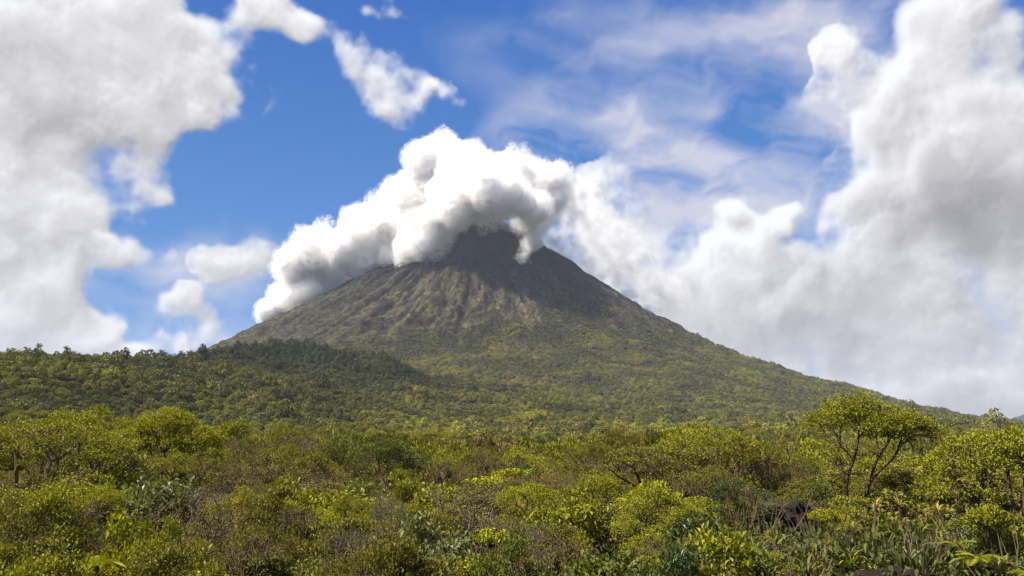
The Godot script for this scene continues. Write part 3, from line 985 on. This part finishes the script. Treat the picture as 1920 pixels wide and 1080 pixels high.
func make_shapes() -> void:
	# kind: [variants, the size the variants are built at (across, tall)]
	var v := []
	for k in 3: v.push_back(lump_tree(lumps(11, 0.74, 0.18, 0.40, 0.155, 26, -0.1), Vector3(5, 4.6, 5), [30, 24, 18][k], [0.095, 0.12, 0.15][k], 1, 0.85, -0.3))
	shapes["umbrella"] = [v, 5.0, 4.6]
	v = []
	for k in 4: v.push_back(lump_tree(lumps(13, 0.60, 0.33, 0.36, 0.155, 24, -0.6), Vector3(4.4, 4.6, 4.4), [30, 24, 18, 26][k], [0.095, 0.125, 0.16, 0.11][k], 2, 0.95, -0.55))
	shapes["round"] = [v, 4.4, 4.6]
	v = []
	for k in 3: v.push_back(lump_tree(lumps(9, 0.62, 0.28, 0.36, 0.19, 46, -0.4), Vector3(4.6, 4.0, 4.6), 9, 0.10, 3, 0.5, -0.5))
	shapes["tan_tree"] = [v, 4.6, 4.0]
	v = []
	for k in 3: v.push_back(lump_tree(lumps(9, 0.58, 0.32, 0.36, 0.22, 90, -0.4), Vector3(3.6, 2.8, 3.6), 4, 0.075, 4, [0.2, 0.5, 0.3][k], -0.4, 0.0052))
	shapes["twig"] = [v, 3.6, 2.8]
	v = []
	for k in 2:
		var l := []
		for q in 7: l.push_back([Vector3(rr(-0.26, 0.26), 0.42 + 0.09 * q, rr(-0.26, 0.26)), Vector3(rr(0.14, 0.24), 0.03, rr(0.14, 0.24)), 24])
		v.push_back(lump_tree(l, Vector3(2.6, 3.2, 2.6), 20, 0.13, 1, 1.0, -1.0))
	shapes["tier"] = [v, 2.6, 3.2]
	v = []
	for k in 3: v.push_back(lump_tree(lumps(8, 0.50, 0.38, 0.36, 0.19, 20, -0.6), Vector3(2.4, 2.2, 2.4), 15, 0.18, 3, 1.0, -0.6))
	shapes["broad"] = [v, 2.4, 2.2]
	v = []
	for k in 3: v.push_back(lump_tree(lumps(10, 0.52, 0.38, 0.38, 0.165, 22, -0.6), Vector3(2.4, 2.2, 2.4), 24, 0.10, 3, 0.95, -0.6))
	shapes["bush"] = [v, 2.4, 2.2]
	v = [lump_tree(lumps(9, 0.55, 0.40, 0.34, 0.18, 24, -0.6), Vector3(1.8, 2.2, 1.8), 24, 0.10, 2, 1.0, -0.8)]
	shapes["vine"] = [v, 1.8, 2.2]

const CALLED := {"umbrella": ["tree", "tree"], "round": ["tree", "tree"], "tan_tree": ["tree", "tree"], "tier": ["tree", "tree"], "twig": ["twiggy_shrub", "shrub"], "broad": ["broadleaf_bush", "bush"], "bush": ["leafy_bush", "bush"], "vine": ["creeper", "creeper"]}

const NEAR_WORDS := {
	"small rounded yellow-green tree just right of the tall bright tree": "small rounded yellow-green tree",
	"bright flat-topped tree behind and left of the tall bright tree": "bright flat-topped tree",
	"flat brown leafless shrub on the skyline of the left thicket": "flat brown leafless shrub",
	"spreading tree with brown bare boughs under a thin tan crown": "tan-crowned spreading tree",
	"rounded mid green tree beside the flat brown leafless shrub": "rounded mid green tree",
	"dark green dense tree on a leaning forked trunk left of centre": "dark tree on a leaning trunk",
	"leaning bare forked sapling below the dark green tree": "leaning bare sapling",
	"slender tree with leaves in flat tiers left of the grey leafless shrub": "slender tree of flat tiers",
	"broad grey leafless shrub in the middle of the thicket": "broad grey leafless shrub",
	"bright yellow-green round tree near the centre of the picture": "bright round centre tree",
	"olive umbrella tree left of the bright round centre tree": "olive umbrella tree",
	"brown twiggy shrub left of the tree with slanting limbs": "brown twiggy shrub",
	"low umbrella tree between the broad tree and the tall spreading tree": "low umbrella tree",
	"dense green tree left of the tall spreading tree's trunk": "dense green tree",
	"thin brown-limbed tree behind the right lobe of the spreading tree": "thin brown-limbed tree",
	"yellow-green bushy tree left of the tree at the right edge": "yellow-green bushy tree",
	"grey-green bush with broad pale leaves under the tall bright tree": "grey-green bush of broad pale leaves",
	"pale grey leafless shrub right of the grey-green bush": "pale grey leafless shrub",
	"golden yellow creeper draped over a bush in the left thicket": "golden creeper",
	"wide brown leafless shrub in the lower left foreground": "wide brown foreground shrub",
	"round bush with large yellow-green leaves beside the pale fern": "round large-leaved bush",
	"dark bare shrub with upright forking stems in the foreground": "dark bare forking shrub",
	"flat-topped fresh green bush behind the dark bare shrub": "flat-topped fresh green bush",
	"bright yellow-green fine-leaved bush at the bottom centre": "bright fine-leaved bush at bottom centre",
	"dark green glossy bush in the foreground under the broad tree": "dark glossy foreground bush",
	"leaning brown thicket shrub in the lower left corner": "leaning brown thicket shrub",
	"olive bush in the bottom left corner": "olive bush of the bottom left corner",
	"olive broad-leaved bush in front of the grey leafless shrub": "olive broad-leaved bush",
	"green bush beside the dark hollow in the lava": "dark hollow in the lava"
}
var marks: Array = []     # [place, what one calls it] of the plants that others are found by
var used := {}
func beside(at: Vector3, words: String) -> String:
	var order := marks.duplicate()
	order.sort_custom(func(p, q): return p[0].distance_squared_to(at) < q[0].distance_squared_to(at))
	var first := ""
	for i in 16:
		var m: Vector3 = order[i][0]
		if order[i][1] == "": continue
		var turn := rad_to_deg(atan2(at.x, -at.z) - atan2(m.x, -m.z))
		var off := Vector2(at.x, at.z).length() - Vector2(m.x, m.z).length()
		var side := ("left of " if turn < 0.0 else "right of ") if absf(turn) > 1.2 else ""
		var depth := "" if absf(off) < 1.5 else ("behind " if off > 0.0 else "in front of ")
		var s: String = words + " " + (("behind and " if off > 0.0 else "in front and ") + side if side and depth else (side if side else (depth if depth else "beside "))) + "the " + order[i][1]
		if s.split(" ").size() > 16: continue
		if first == "": first = s
		if not used.has(s):
			used[s] = true
			return s
	return first if first else words + " in the crowded thicket"

func plant(kind: String, tint: String, at: Vector3, wide: float, tall: float, label: String, group := "") -> Node3D:
	var s: Array = shapes[kind]
	var v: Array = s[0][rng.randi() % s[0].size()]
	var o := thing(CALLED[kind][0], at, rng.randf() * TAU)
	o.scale = Vector3(wide / s[1], tall / s[2], wide / s[1])
	tag(o, label, CALLED[kind][1], group)
	grown(o, v, "twigs" if kind != "twig" else tint, tint if kind != "twig" else "olive")
	return o

func grown(o: Node3D, v: Array, bark: String, tint: String) -> void:
	part("trunk", v[0], mats[bark], o)
	if v[1]: part("crown", v[1], mats[tint], o)

func stand(az: float, d: float) -> Vector3:
	var x := sin(deg_to_rad(az)) * d
	var z := -cos(deg_to_rad(az)) * d
	return Vector3(x, land(x, z), z)

var kept: Array = []      # [place, radius] of the plants that the others leave room for

func big_tree(label: String, az: float, d: float, lobes: Array, tint: String, bark: String, count: int, leaf: float, stems: int, leafy: float, under: float, hollow := 0.78, thin := 0.011) -> void:
	var at := stand(az, d)
	var o := thing("tree", at)
	tag(o, label, "tree")
	var low := []
	for l in lobes: low.push_back([l[0] - Vector3(0, at.y, 0), l[1], l[2] * (1.5 if lobes.size() < 8 else 1.0)])
	grown(o, tree_shape(low, Vector3.ZERO, thin, count, leaf * 2.4, leaf, leaf * 0.5, stems, leafy, hollow, under), bark, tint)
	kept.push_back([at, 1.6])

func build_big_trees() -> void:
	var crown := []
	for q in [[17, Vector3(0.75, 5.45, 0), 0.8, 1.6, 0.74, 34], [8, Vector3(2.65, 5.1, 0.1), 0.5, 0.95, 0.58, 28], [3, Vector3(-0.9, 4.5, 0.2), 0.4, 0.5, 0.45, 20]]:
		for l in lumps(q[0], 0.0, q[2], q[3], q[4], q[5], -0.35): crown.push_back([l[0] + q[1], l[1], l[2]])
	big_tree("tall spreading tree with bare forking trunk and umbrella crown, highest on the right", 22.45, 33, crown, "fresh", "bark", 26, 0.105, 1, 0.92, -0.35, 0.35, 0.0054)
	big_tree("large loose tree at the left edge with slanting limbs and feathery crown", -32.1, 38, [
		[Vector3(1.5, 4.6, 0), Vector3(3.2, 1.2, 2.4), 330], [Vector3(4.3, 3.9, 0.5), Vector3(1.6, 1.0, 1.4), 120], [Vector3(-1.5, 4.4, 0), Vector3(2.0, 1.1, 1.8), 120], [Vector3(3.2, 3.0, 1.0), Vector3(2.2, 1.0, 1.4), 110]], "fresh", "twigs", 20, 0.12, 4, 0.9, -0.4, 0.6)
	big_tree("broad many-limbed tree with wide yellow-green crown right of the centre", 13.5, 42, [
		[Vector3(0.2, 4.4, 0), Vector3(3.0, 1.25, 2.4), 300], [Vector3(2.6, 4.0, 0.3), Vector3(1.5, 1.0, 1.3), 90], [Vector3(-2.4, 3.9, 0.4), Vector3(1.5, 0.9, 1.3), 90], [Vector3(0.4, 3.2, 1.4), Vector3(1.8, 0.7, 1.0), 70]], "fresh", "twigs", 20, 0.125, 3, 0.85, -0.25, 0.7)
	big_tree("tree with dark slanting limbs just left of the broad many-limbed tree", 10.6, 35, [
		[Vector3(-1.1, 3.8, 0), Vector3(1.9, 0.95, 1.5), 190], [Vector3(0.8, 3.3, 0.2), Vector3(1.2, 0.8, 1.1), 90]], "olive", "bark", 14, 0.115, 3, 0.7, -0.15, 0.7)
	big_tree("leafy tree with crooked brown stems cut by the right edge", 31.3, 29, [
		[Vector3(-0.4, 4.1, 0), Vector3(1.7, 0.95, 1.5), 210], [Vector3(0.9, 4.4, 0.2), Vector3(1.2, 0.9, 1.2), 110], [Vector3(-1.4, 3.4, 0.4), Vector3(1.0, 0.7, 0.9), 70]], "fresh", "twigs", 24, 0.115, 3, 0.9, -0.3, 0.7)
	big_tree("tall bright yellow-green tree with heaped crown in the left thicket", -23.5, 52, [
		[Vector3(0.2, 6.0, 0), Vector3(1.6, 1.05, 1.6), 170], [Vector3(-2.2, 4.9, 0), Vector3(1.7, 1.0, 1.5), 130], [Vector3(2.1, 5.1, 0), Vector3(1.6, 0.9, 1.5), 130], [Vector3(0.2, 4.6, 1.2), Vector3(2.0, 0.9, 1.1), 90], [Vector3(-3.2, 3.9, 0.6), Vector3(1.1, 0.8, 1.1), 60], [Vector3(3.1, 4.1, 0.6), Vector3(1.2, 0.8, 1.1), 60]], "bright", "bark", 26, 0.135, 3, 0.95, -0.35, 0.74)

# trees that stand out one by one along the left ridge against the sky
func build_skyline_trees() -> void:
	for q in [[-31.1, 9.0, "round", "small round dark tree on the ridge's skyline, leftmost of the single ones"], [-29.6, 8.0, "umbrella", "small flat-topped tree on the skyline right of the leftmost single tree"], [-25.2, 9.5, "umbrella", "dark umbrella tree standing clear of the ridge against white cloud"],
			[-24.2, 7.0, "round", "round dark tree on the skyline just right of the clear-standing umbrella tree"], [-23.4, 6.5, "round", "low round tree next to last along the skyline of the ridge"], [-22.4, 9.0, "umbrella", "last single tree on the skyline where ridge and volcano meet"]]:
		var best := -1.0
		var far := 700.0
		for k in 60:
			var d := 500.0 + k * 12.0
			var e := (stand(q[0], d).y + 4.0 - EYE.y) / d
			if e > best:
				best = e
				far = d
		plant(q[2], "green", stand(q[0], far) + Vector3(0, 2.5, 0), q[1] * 0.9, q[1] * 1.25, q[3])

func build_plants() -> void:
	for p in PLANTS:
		var at := stand(p[0], p[1])
		plant(p[4], p[5], at, p[2] * 1.12, maxf(p[3] - at.y, 0.8) * 1.03, p[6])
		kept.push_back([at, p[2] * 0.42])
		marks.push_back([at, NEAR_WORDS.get(p[6], "")])

# rosettes, ferns and lava in the clearing
func rosette_leaf(long: float, wide: float, droop: float) -> ArrayMesh:
	var g := Geo.new()
	g.strap(Vector3.ZERO, Vector3(0.55, 0.84, 0).normalized(), long, wide, droop, Color.WHITE)
	return g.mesh()

func rosette(proto: Array, at: Vector3, count: int, size: float, tint: String, label: String, group := "", called := "rosette_plant", category := "plant", stem := 0.0) -> void:
	var o := thing(called, at, rng.randf() * TAU)
	tag(o, label, category, group)
	if stem > 0.0:
		var g := Geo.new()
		g.limb(Vector3(rr(-0.1, 0.1), -stem - 0.2, rr(-0.1, 0.1)), Vector3.ZERO, 0.045, 0.035, Vector3(0.06, 0, 0.03), Color.WHITE, 5, 3)
		part("stem", g.mesh(), mats["twigs"], o)
	for i in count:
		var l := part("leaf", proto[rng.randi() % proto.size()], mats[tint], o)
		l.rotation = Vector3(rr(-0.15, 0.15), TAU * i * 0.381966, rr(-0.6, 0.35))
		l.scale = Vector3.ONE * size * rr(0.75, 1.15)

func frond() -> ArrayMesh:
	var g := Geo.new()
	var p := Vector3.ZERO
	var d := Vector3(0.75, 0.66, 0)
	for i in 18:
		var t := i / 18.0
		var q := p + d * 0.06
		g.limb(p, q, 0.008, 0.007, Vector3.ZERO, Color(0.7, 0.7, 0.6), 3, 1)
		if i > 1:
			var l := 0.30 * sin(PI * (0.10 + 0.9 * t)) + 0.03
			for s in [-1.0, 1.0]:
				g.leaf(q, (Vector3(0, -0.12, s) + d * 0.45).normalized(), Vector3(0, 1, 0), l, 0.055, Color.WHITE * rr(0.85, 1.15))
		p = q
		d = (d + Vector3(0.02, -0.075, 0)).normalized()
	return g.mesh()

func build_clearing() -> void:
	for q in [[22.45, 33.0, "tall spreading tree"], [-32.1, 38.0, "large loose tree at the left edge"], [13.5, 42.0, "broad many-limbed tree"], [10.6, 35.0, "tree with slanting limbs"], [31.3, 29.0, "leafy tree at the right edge"], [-23.5, 52.0, "tall bright tree"],
			[0.38, 33.0, "red rosette plant"], [19.1, 32.0, "lava boulder"], [25.4, 28.2, "amber rosettes"], [25.5, 22.6, "lava slab"], [28.7, 24.0, "pair of ferns"], [-26.6, 21.0, "pale fern at lower left"]]:
		marks.push_back([stand(q[0], q[1]), q[2]])
	var straps := [rosette_leaf(0.75, 0.075, 1.3), rosette_leaf(0.9, 0.085, 1.8), rosette_leaf(0.6, 0.07, 0.7)]
	var blades := [rosette_leaf(0.42, 0.085, 0.5), rosette_leaf(0.5, 0.09, 0.9)]
	rosette(blades, stand(0.38, 33) + Vector3(0, 2.35, 0), 14, 0.75, "red", "small red and orange rosette plant standing out in the middle of the thicket", "", "rosette_plant", "plant", 2.3)
	rosette(blades, stand(0.75, 33.2) + Vector3(0, 2.25, 0), 12, 0.7, "gold", "yellow rosette plant touching the red rosette plant", "", "rosette_plant", "plant", 2.2)
	rosette(straps, stand(24.0, 27.5) + Vector3(0, 1.25, 0), 16, 0.62, "amber", "amber-leaved rosette plant, leftmost of the three below the spreading tree", "", "rosette_plant", "plant", 1.2)
	rosette(straps, stand(25.4, 28.2) + Vector3(0, 1.35, 0), 14, 0.52, "amber", "amber-leaved rosette plant between the two others below the spreading tree", "", "rosette_plant", "plant", 1.3)
	rosette(straps, stand(27.5, 27.0) + Vector3(0, 1.2, 0), 16, 0.62, "amber", "amber-leaved rosette plant, rightmost of the three below the spreading tree", "", "rosette_plant", "plant", 1.2)
	rosette(straps, stand(25.6, 23.6) + Vector3(0, 0.5, 0), 14, 1.15, "silver", "pale strap-leaved plant with tall upright leaves above the dark lava on the right", "", "strap_plant", "plant", 0.4)
	rosette(straps, stand(-4.4, 26) + Vector3(0, 1.1, 0), 18, 0.9, "bright", "spiky bright green strap plant right of the grey leafless shrub", "", "strap_plant", "plant", 1.0)
	rng.seed = 21
	for i in 70:
		var az := rr(16.0, 33.5) if i < 46 else (rr(1.0, 16.0) if i < 62 else rr(-33.0, 0.0))
		var d := rr(19.5, 30.0)
		var at := stand(az, d)
		var lift := rr(0.05, 0.75)
		var t := rng.randi() % 5
		rosette(straps, at + Vector3(0, lift, 0), 11, rr(0.7, 1.15), ["fresh", "olive", "green", "silver", "bright"][t], beside(at, ["fresh green", "olive", "mid green", "grey-green", "bright yellow-green"][t] + " strap-leaved plant"), "strap-leaved plants on the lava ground", "strap_plant", "plant", lift)
	var fr := [frond(), frond()]
	for q in [[-26.6, 21.0, 2.0, 1.0, "bright", "pale yellow-green fern in the lower left foreground"], [29.3, 23.0, 1.95, 1.15, "bright", "bright yellow-green fern on the lava at lower right, the nearer of two"], [28.2, 24.5, 2.1, 0.95, "fresh", "green fern just behind the brighter fern at lower right"],
			[2.24, 29.0, 2.3, 0.8, "bright", "pale green fern behind the dark hollow near the centre"], [-30.2, 19.5, 2.1, 0.9, "fresh", "green fern at the very bottom left"], [-22.0, 20.0, 1.9, 0.8, "fresh", "small green fern below the round bush with large leaves"], [32.0, 22.0, 1.8, 0.9, "fresh", "fern at the right edge beside the lava"]]:
		var at := stand(q[0], q[1])
		var o := thing("fern", Vector3(at.x, q[2], at.z), rng.randf() * TAU)
		tag(o, q[5], "fern")
		var g := Geo.new()
		g.limb(Vector3(0, at.y - q[2] - 0.2, 0), Vector3.ZERO, 0.07, 0.05, Vector3(0.08, 0, 0), Color.WHITE, 6, 3)
		part("stem", g.mesh(), mats["bark"], o)
		for i in 9:
			var f := part("frond", fr[i % 2], mats[q[4]], o)
			f.rotation = Vector3(rr(-0.1, 0.1), TAU * i / 9.0 + rr(-0.2, 0.2), rr(-0.25, 0.2))
			f.scale = Vector3.ONE * q[3] * rr(0.42, 0.58)
	# lava
	for q in [[19.1, 32.0, 1.0, 2.66, "dark red-brown lava boulder left of the spreading tree's foot"], [2.97, 25.6, 0.9, 1.75, "black lava rock beside a dark hollow near the bottom centre"], [5.7, 22.3, 0.7, 1.5, "small dark lava rock below the tree with slanting limbs"],
			[25.5, 22.6, 1.3, 1.6, "low dark lava slab at the bottom right of the clearing"], [22.3, 22.4, 1.2, 1.5, "broken dark lava at the bottom edge left of the lava slab"], [28.0, 25.3, 1.1, 2.0, "black lava rock under the strap plants left of the ferns"], [17.2, 22.0, 1.0, 1.45, "shaded lava rock at the bottom edge below the boulder"], [24.0, 26.0, 1.0, 2.0, "black lava outcrop under the amber rosettes"], [30.6, 22.4, 0.9, 1.6, "dark lava lump behind the fern at the right edge"]]:
		var at := stand(q[0], q[1])
		var g := ball(4)
		var off := rv() * 40.0
		var high: float = minf(q[3] - at.y, q[2] * 0.62)
		for i in g.v.size():
			var p := g.v[i]
			var n := n_small.get_noise_3dv(p * 11.0 + off) * 0.5 + n_small.get_noise_3dv(p * 34.0 + off) * 0.22 - absf(n_small.get_noise_3dv(p * 70.0 + off)) * 0.2
			p *= 1.0 + n
			g.v[i] = Vector3(p.x * q[2], p.y * high, p.z * q[2])
		var o := part("lava_rock", g.mesh(), mats["lava"])
		o.position = Vector3(at.x, q[3] - high, at.z)
		tag(o, q[4], "rock")

# all the rest of the front of the forest
func build_thicket() -> void:
	rng.seed = 33
	var found := []
	var d := 14.0
	while d < 82.0:
		var gap := lerpf(1.55, 3.1, clampf((d - 14.0) / 50.0, 0.0, 1.0))
		var half := deg_to_rad(39.0)
		var n := int(2.0 * half * d / gap)
		for i in n:
			var a := -half + 2.0 * half * (i + rng.randf()) / n
			var e := d + rr(-0.5, 0.5) * gap
			found.push_back([e, rad_to_deg(a), gap])
		d += gap * 0.9
	found.sort_custom(func(p, q): return p[0] < q[0])
	var counts := {}
	for q in found:
		var e: float = q[0]
		var at := stand(q[1], e)
		var free := true
		for k in kept:
			if Vector2(at.x - k[0].x, at.z - k[0].z).length() < k[1]: free = false
		if not free: continue
		var line := -5.2 if e < 20.0 else (-3.8 if e < 25.0 else (-2.2 if e < 31.0 else (-0.9 if e < 42.0 else (1.3 if q[1] < -9.0 else (0.9 if q[1] < 7.0 else (1.4 if q[1] < 20.0 else 0.7))))))
		var clearing: bool = q[1] > 15.0 and e < 31.0
		var most := 4.5 + e * tan(deg_to_rad(line)) - at.y
		var pick := rng.randf()
		var kind := "umbrella"
		var tall := rr(0.62, 1.0) * most
		if clearing:
			tall = minf(tall, rr(0.6, 1.3))
			if pick < 0.45: continue
			kind = "broad" if pick < 0.72 else "bush"
		elif e < 30.0:
			kind = "twig" if pick < 0.24 else ("broad" if pick < 0.38 else ("bush" if pick < 0.52 else ("tan_tree" if pick < 0.66 else ("tier" if pick < 0.72 else ("umbrella" if pick < 0.88 else "round")))))
		else:
			kind = "twig" if pick < 0.12 else ("tan_tree" if pick < 0.26 else ("broad" if pick < 0.36 else ("bush" if pick < 0.42 else ("round" if pick < 0.68 else ("tier" if pick < 0.72 else "umbrella")))))
			if kind in ["broad", "bush"]: tall = minf(tall, 3.0)
		if tall < 0.5: continue
		var wide: float = minf(q[2] * (rr(1.0, 1.6) if e < 30.0 else rr(1.3, 2.1)), tall * (rr(0.95, 1.35) if e < 30.0 else rr(1.1, 1.6)))
		var tone := n_kind.get_noise_2d(at.x * 9.0, at.z * 9.0) + rr(-0.25, 0.25)
		var tint := "green" if tone < -0.32 else ("olive" if tone < -0.02 else ("fresh" if tone < 0.22 else "bright"))
		if rng.randf() < 0.07 and e < 45.0: tint = "dark"
		if kind == "tan_tree": tint = "tan" if rng.randf() < 0.6 else "olive"
		if kind == "twig": tint = "twigs" if rng.randf() < 0.65 else "grey_twigs"
		if kind == "broad" and rng.randf() < 0.25: tint = "silver"
		var c: String = CALLED[kind][1]
		counts[c] = counts.get(c, 0) + 1
		if counts[c] > 250:
			overflow.push_back([at, wide, tall])
			continue
		var words: String = {"umbrella": "flat-crowned scrub tree", "round": "rounded leafy scrub tree", "tan_tree": "brown-limbed scrub tree", "tier": "tier-leaved scrub tree", "twig": "leafless brown shrub" if tint == "twigs" else "leafless grey shrub", "broad": "broad-leaved bush", "bush": "dense small-leaved bush"}[kind]
		var hue: String = {"bright": "bright yellow-green ", "fresh": "fresh green ", "olive": "olive ", "green": "mid green ", "dark": "dark green ", "silver": "grey-green ", "tan": "tan ", "twigs": "", "grey_twigs": ""}[tint]
		var where := "in the nearest rows of the thicket" if e < 30.0 else ("in the middle rows of the thicket" if e < 50.0 else "in the farther rows of the thicket")
		plant(kind, tint, at, wide, tall, beside(at, ("tall " if tall > 0.82 * most else ("low " if tall < 0.62 * most else "")) + hue + words), "%s%ss %s" % [hue, words.replace("broad-leaved bush", "broad-leaved bushe"), where])
	# what covers the soil between them
	var low := []
	for k in 4:
		var g := Geo.new()
		for i in 46:
			var o := rv()
			var p := Vector3(o.x * 0.5, absf(o.y) * 0.5, o.z * 0.5)
			if k < 2: g.leaf(p, (o + Vector3(0, 0.5, 0)).normalized(), (Vector3.UP + rv() * 0.6).normalized(), rr(0.10, 0.2), rr(0.05, 0.09), Color.WHITE * rr(0.7, 1.25))
			elif k == 2:
				if i < 26: g.strap(Vector3(o.x * 0.3, 0, o.z * 0.3), Vector3(o.x * 0.6, 1.0, o.z * 0.6).normalized(), rr(0.4, 0.8), rr(0.025, 0.05), rr(0.6, 1.9), Color.WHITE * rr(0.7, 1.25), 4)
			else: g.limb(p, p + (o + Vector3(0, 0.6, 0)) * rr(0.3, 0.7), 0.008, 0.003, rv() * 0.06, Color.WHITE * rr(0.7, 1.25), 3, 2)
		low.push_back(g.mesh())
	var o := thing("undergrowth", Vector3.ZERO)
	tag(o, "low mixed leaves, grasses and dead twigs over the lava soil", "undergrowth", "", "stuff")
	for k in 4:
		var where := []
		var tints := PackedColorArray()
		for i in [1500, 1000, 1100, 500][k]:
			var a := rr(-39.0, 39.0)
			var e := 12.0 + 50.0 * pow(rng.randf(), 1.3)
			var at := stand(a, e)
			if n_small.get_noise_2d(at.x * 4.0, at.z * 4.0) > 0.28: continue
			where.push_back(Transform3D(Basis(Vector3.UP, rng.randf() * TAU).scaled(Vector3.ONE * rr(0.8, 1.9)), at - Vector3(0, 0.05, 0)))
			var c := Color(0.10, 0.115, 0.020).lerp(Color(0.055, 0.075, 0.022), rng.randf())
			if k >= 2 and rng.randf() < 0.4 or k == 3: c = Color(0.13, 0.095, 0.06)
			tints.push_back(c * rr(0.8, 1.3))
		tag(scatter(["herbs", "herbs", "grass", "dead_twigs"][k], low[k], mats["crowns"], where, tints, o), "", "", "", "stuff")

func _ready() -> void:
	rng.seed = 7
	make_luts()
	var cam := Camera3D.new()
	cam.name = "camera"
	cam.position = EYE
	cam.rotation_degrees.x = 11.846
	cam.fov = 40.14
	cam.near = 0.1
	cam.far = 60000
	add_child(cam)
	var env := Environment.new()
	env.background_mode = Environment.BG_SKY
	env.sky = Sky.new()
	var m := PanoramaSkyMaterial.new()
	m.panorama = ImageTexture.create_from_image(sky_picture())
	env.sky.sky_material = m
	env.sky_rotation = Vector3(0, PI, 0)
	env.tonemap_mode = Environment.TONE_MAPPER_LINEAR
	env.tonemap_exposure = 2.8
	env.background_energy_multiplier = 0.375
	env.fog_enabled = true
	env.fog_density = 0.00003
	env.fog_light_color = Color(0.80, 0.86, 0.97)
	env.sdfgi_enabled = true
	env.ssao_enabled = true
	env.ssil_enabled = true
	var we := WorldEnvironment.new()
	we.name = "world"
	we.environment = env
	add_child(we)
	var sun := DirectionalLight3D.new()
	sun.name = "sun"
	sun.light_energy = 1.6
	sun.light_color = Color(1.0, 0.955, 0.88)
	sun.light_angular_distance = 0.5
	sun.shadow_enabled = true
	sun.look_at_from_position(toward(-99.0, 57.0), Vector3.ZERO)
	add_child(sun)
	make_materials()
	build_terrain()
	make_shapes()
	build_big_trees()
	build_skyline_trees()
	build_plants()
	build_clearing()
	build_thicket()
	build_forests()
	build_cloud("cloud", "white cumulus cloud that caps the volcano's summit and left shoulder", CAP, 0.66, 210000, 3.0, 0.62)
	build_cloud("wisp_of_cloud", "small torn wisp of cloud below the cap cloud on the dark summit", WISP, 0.0, 12000, 6.0, 0.55)
	build_cloud("mist", "thin mist that trails down the volcano's right skyline", MIST, 0.0, 90000, 6.0, 0.45)
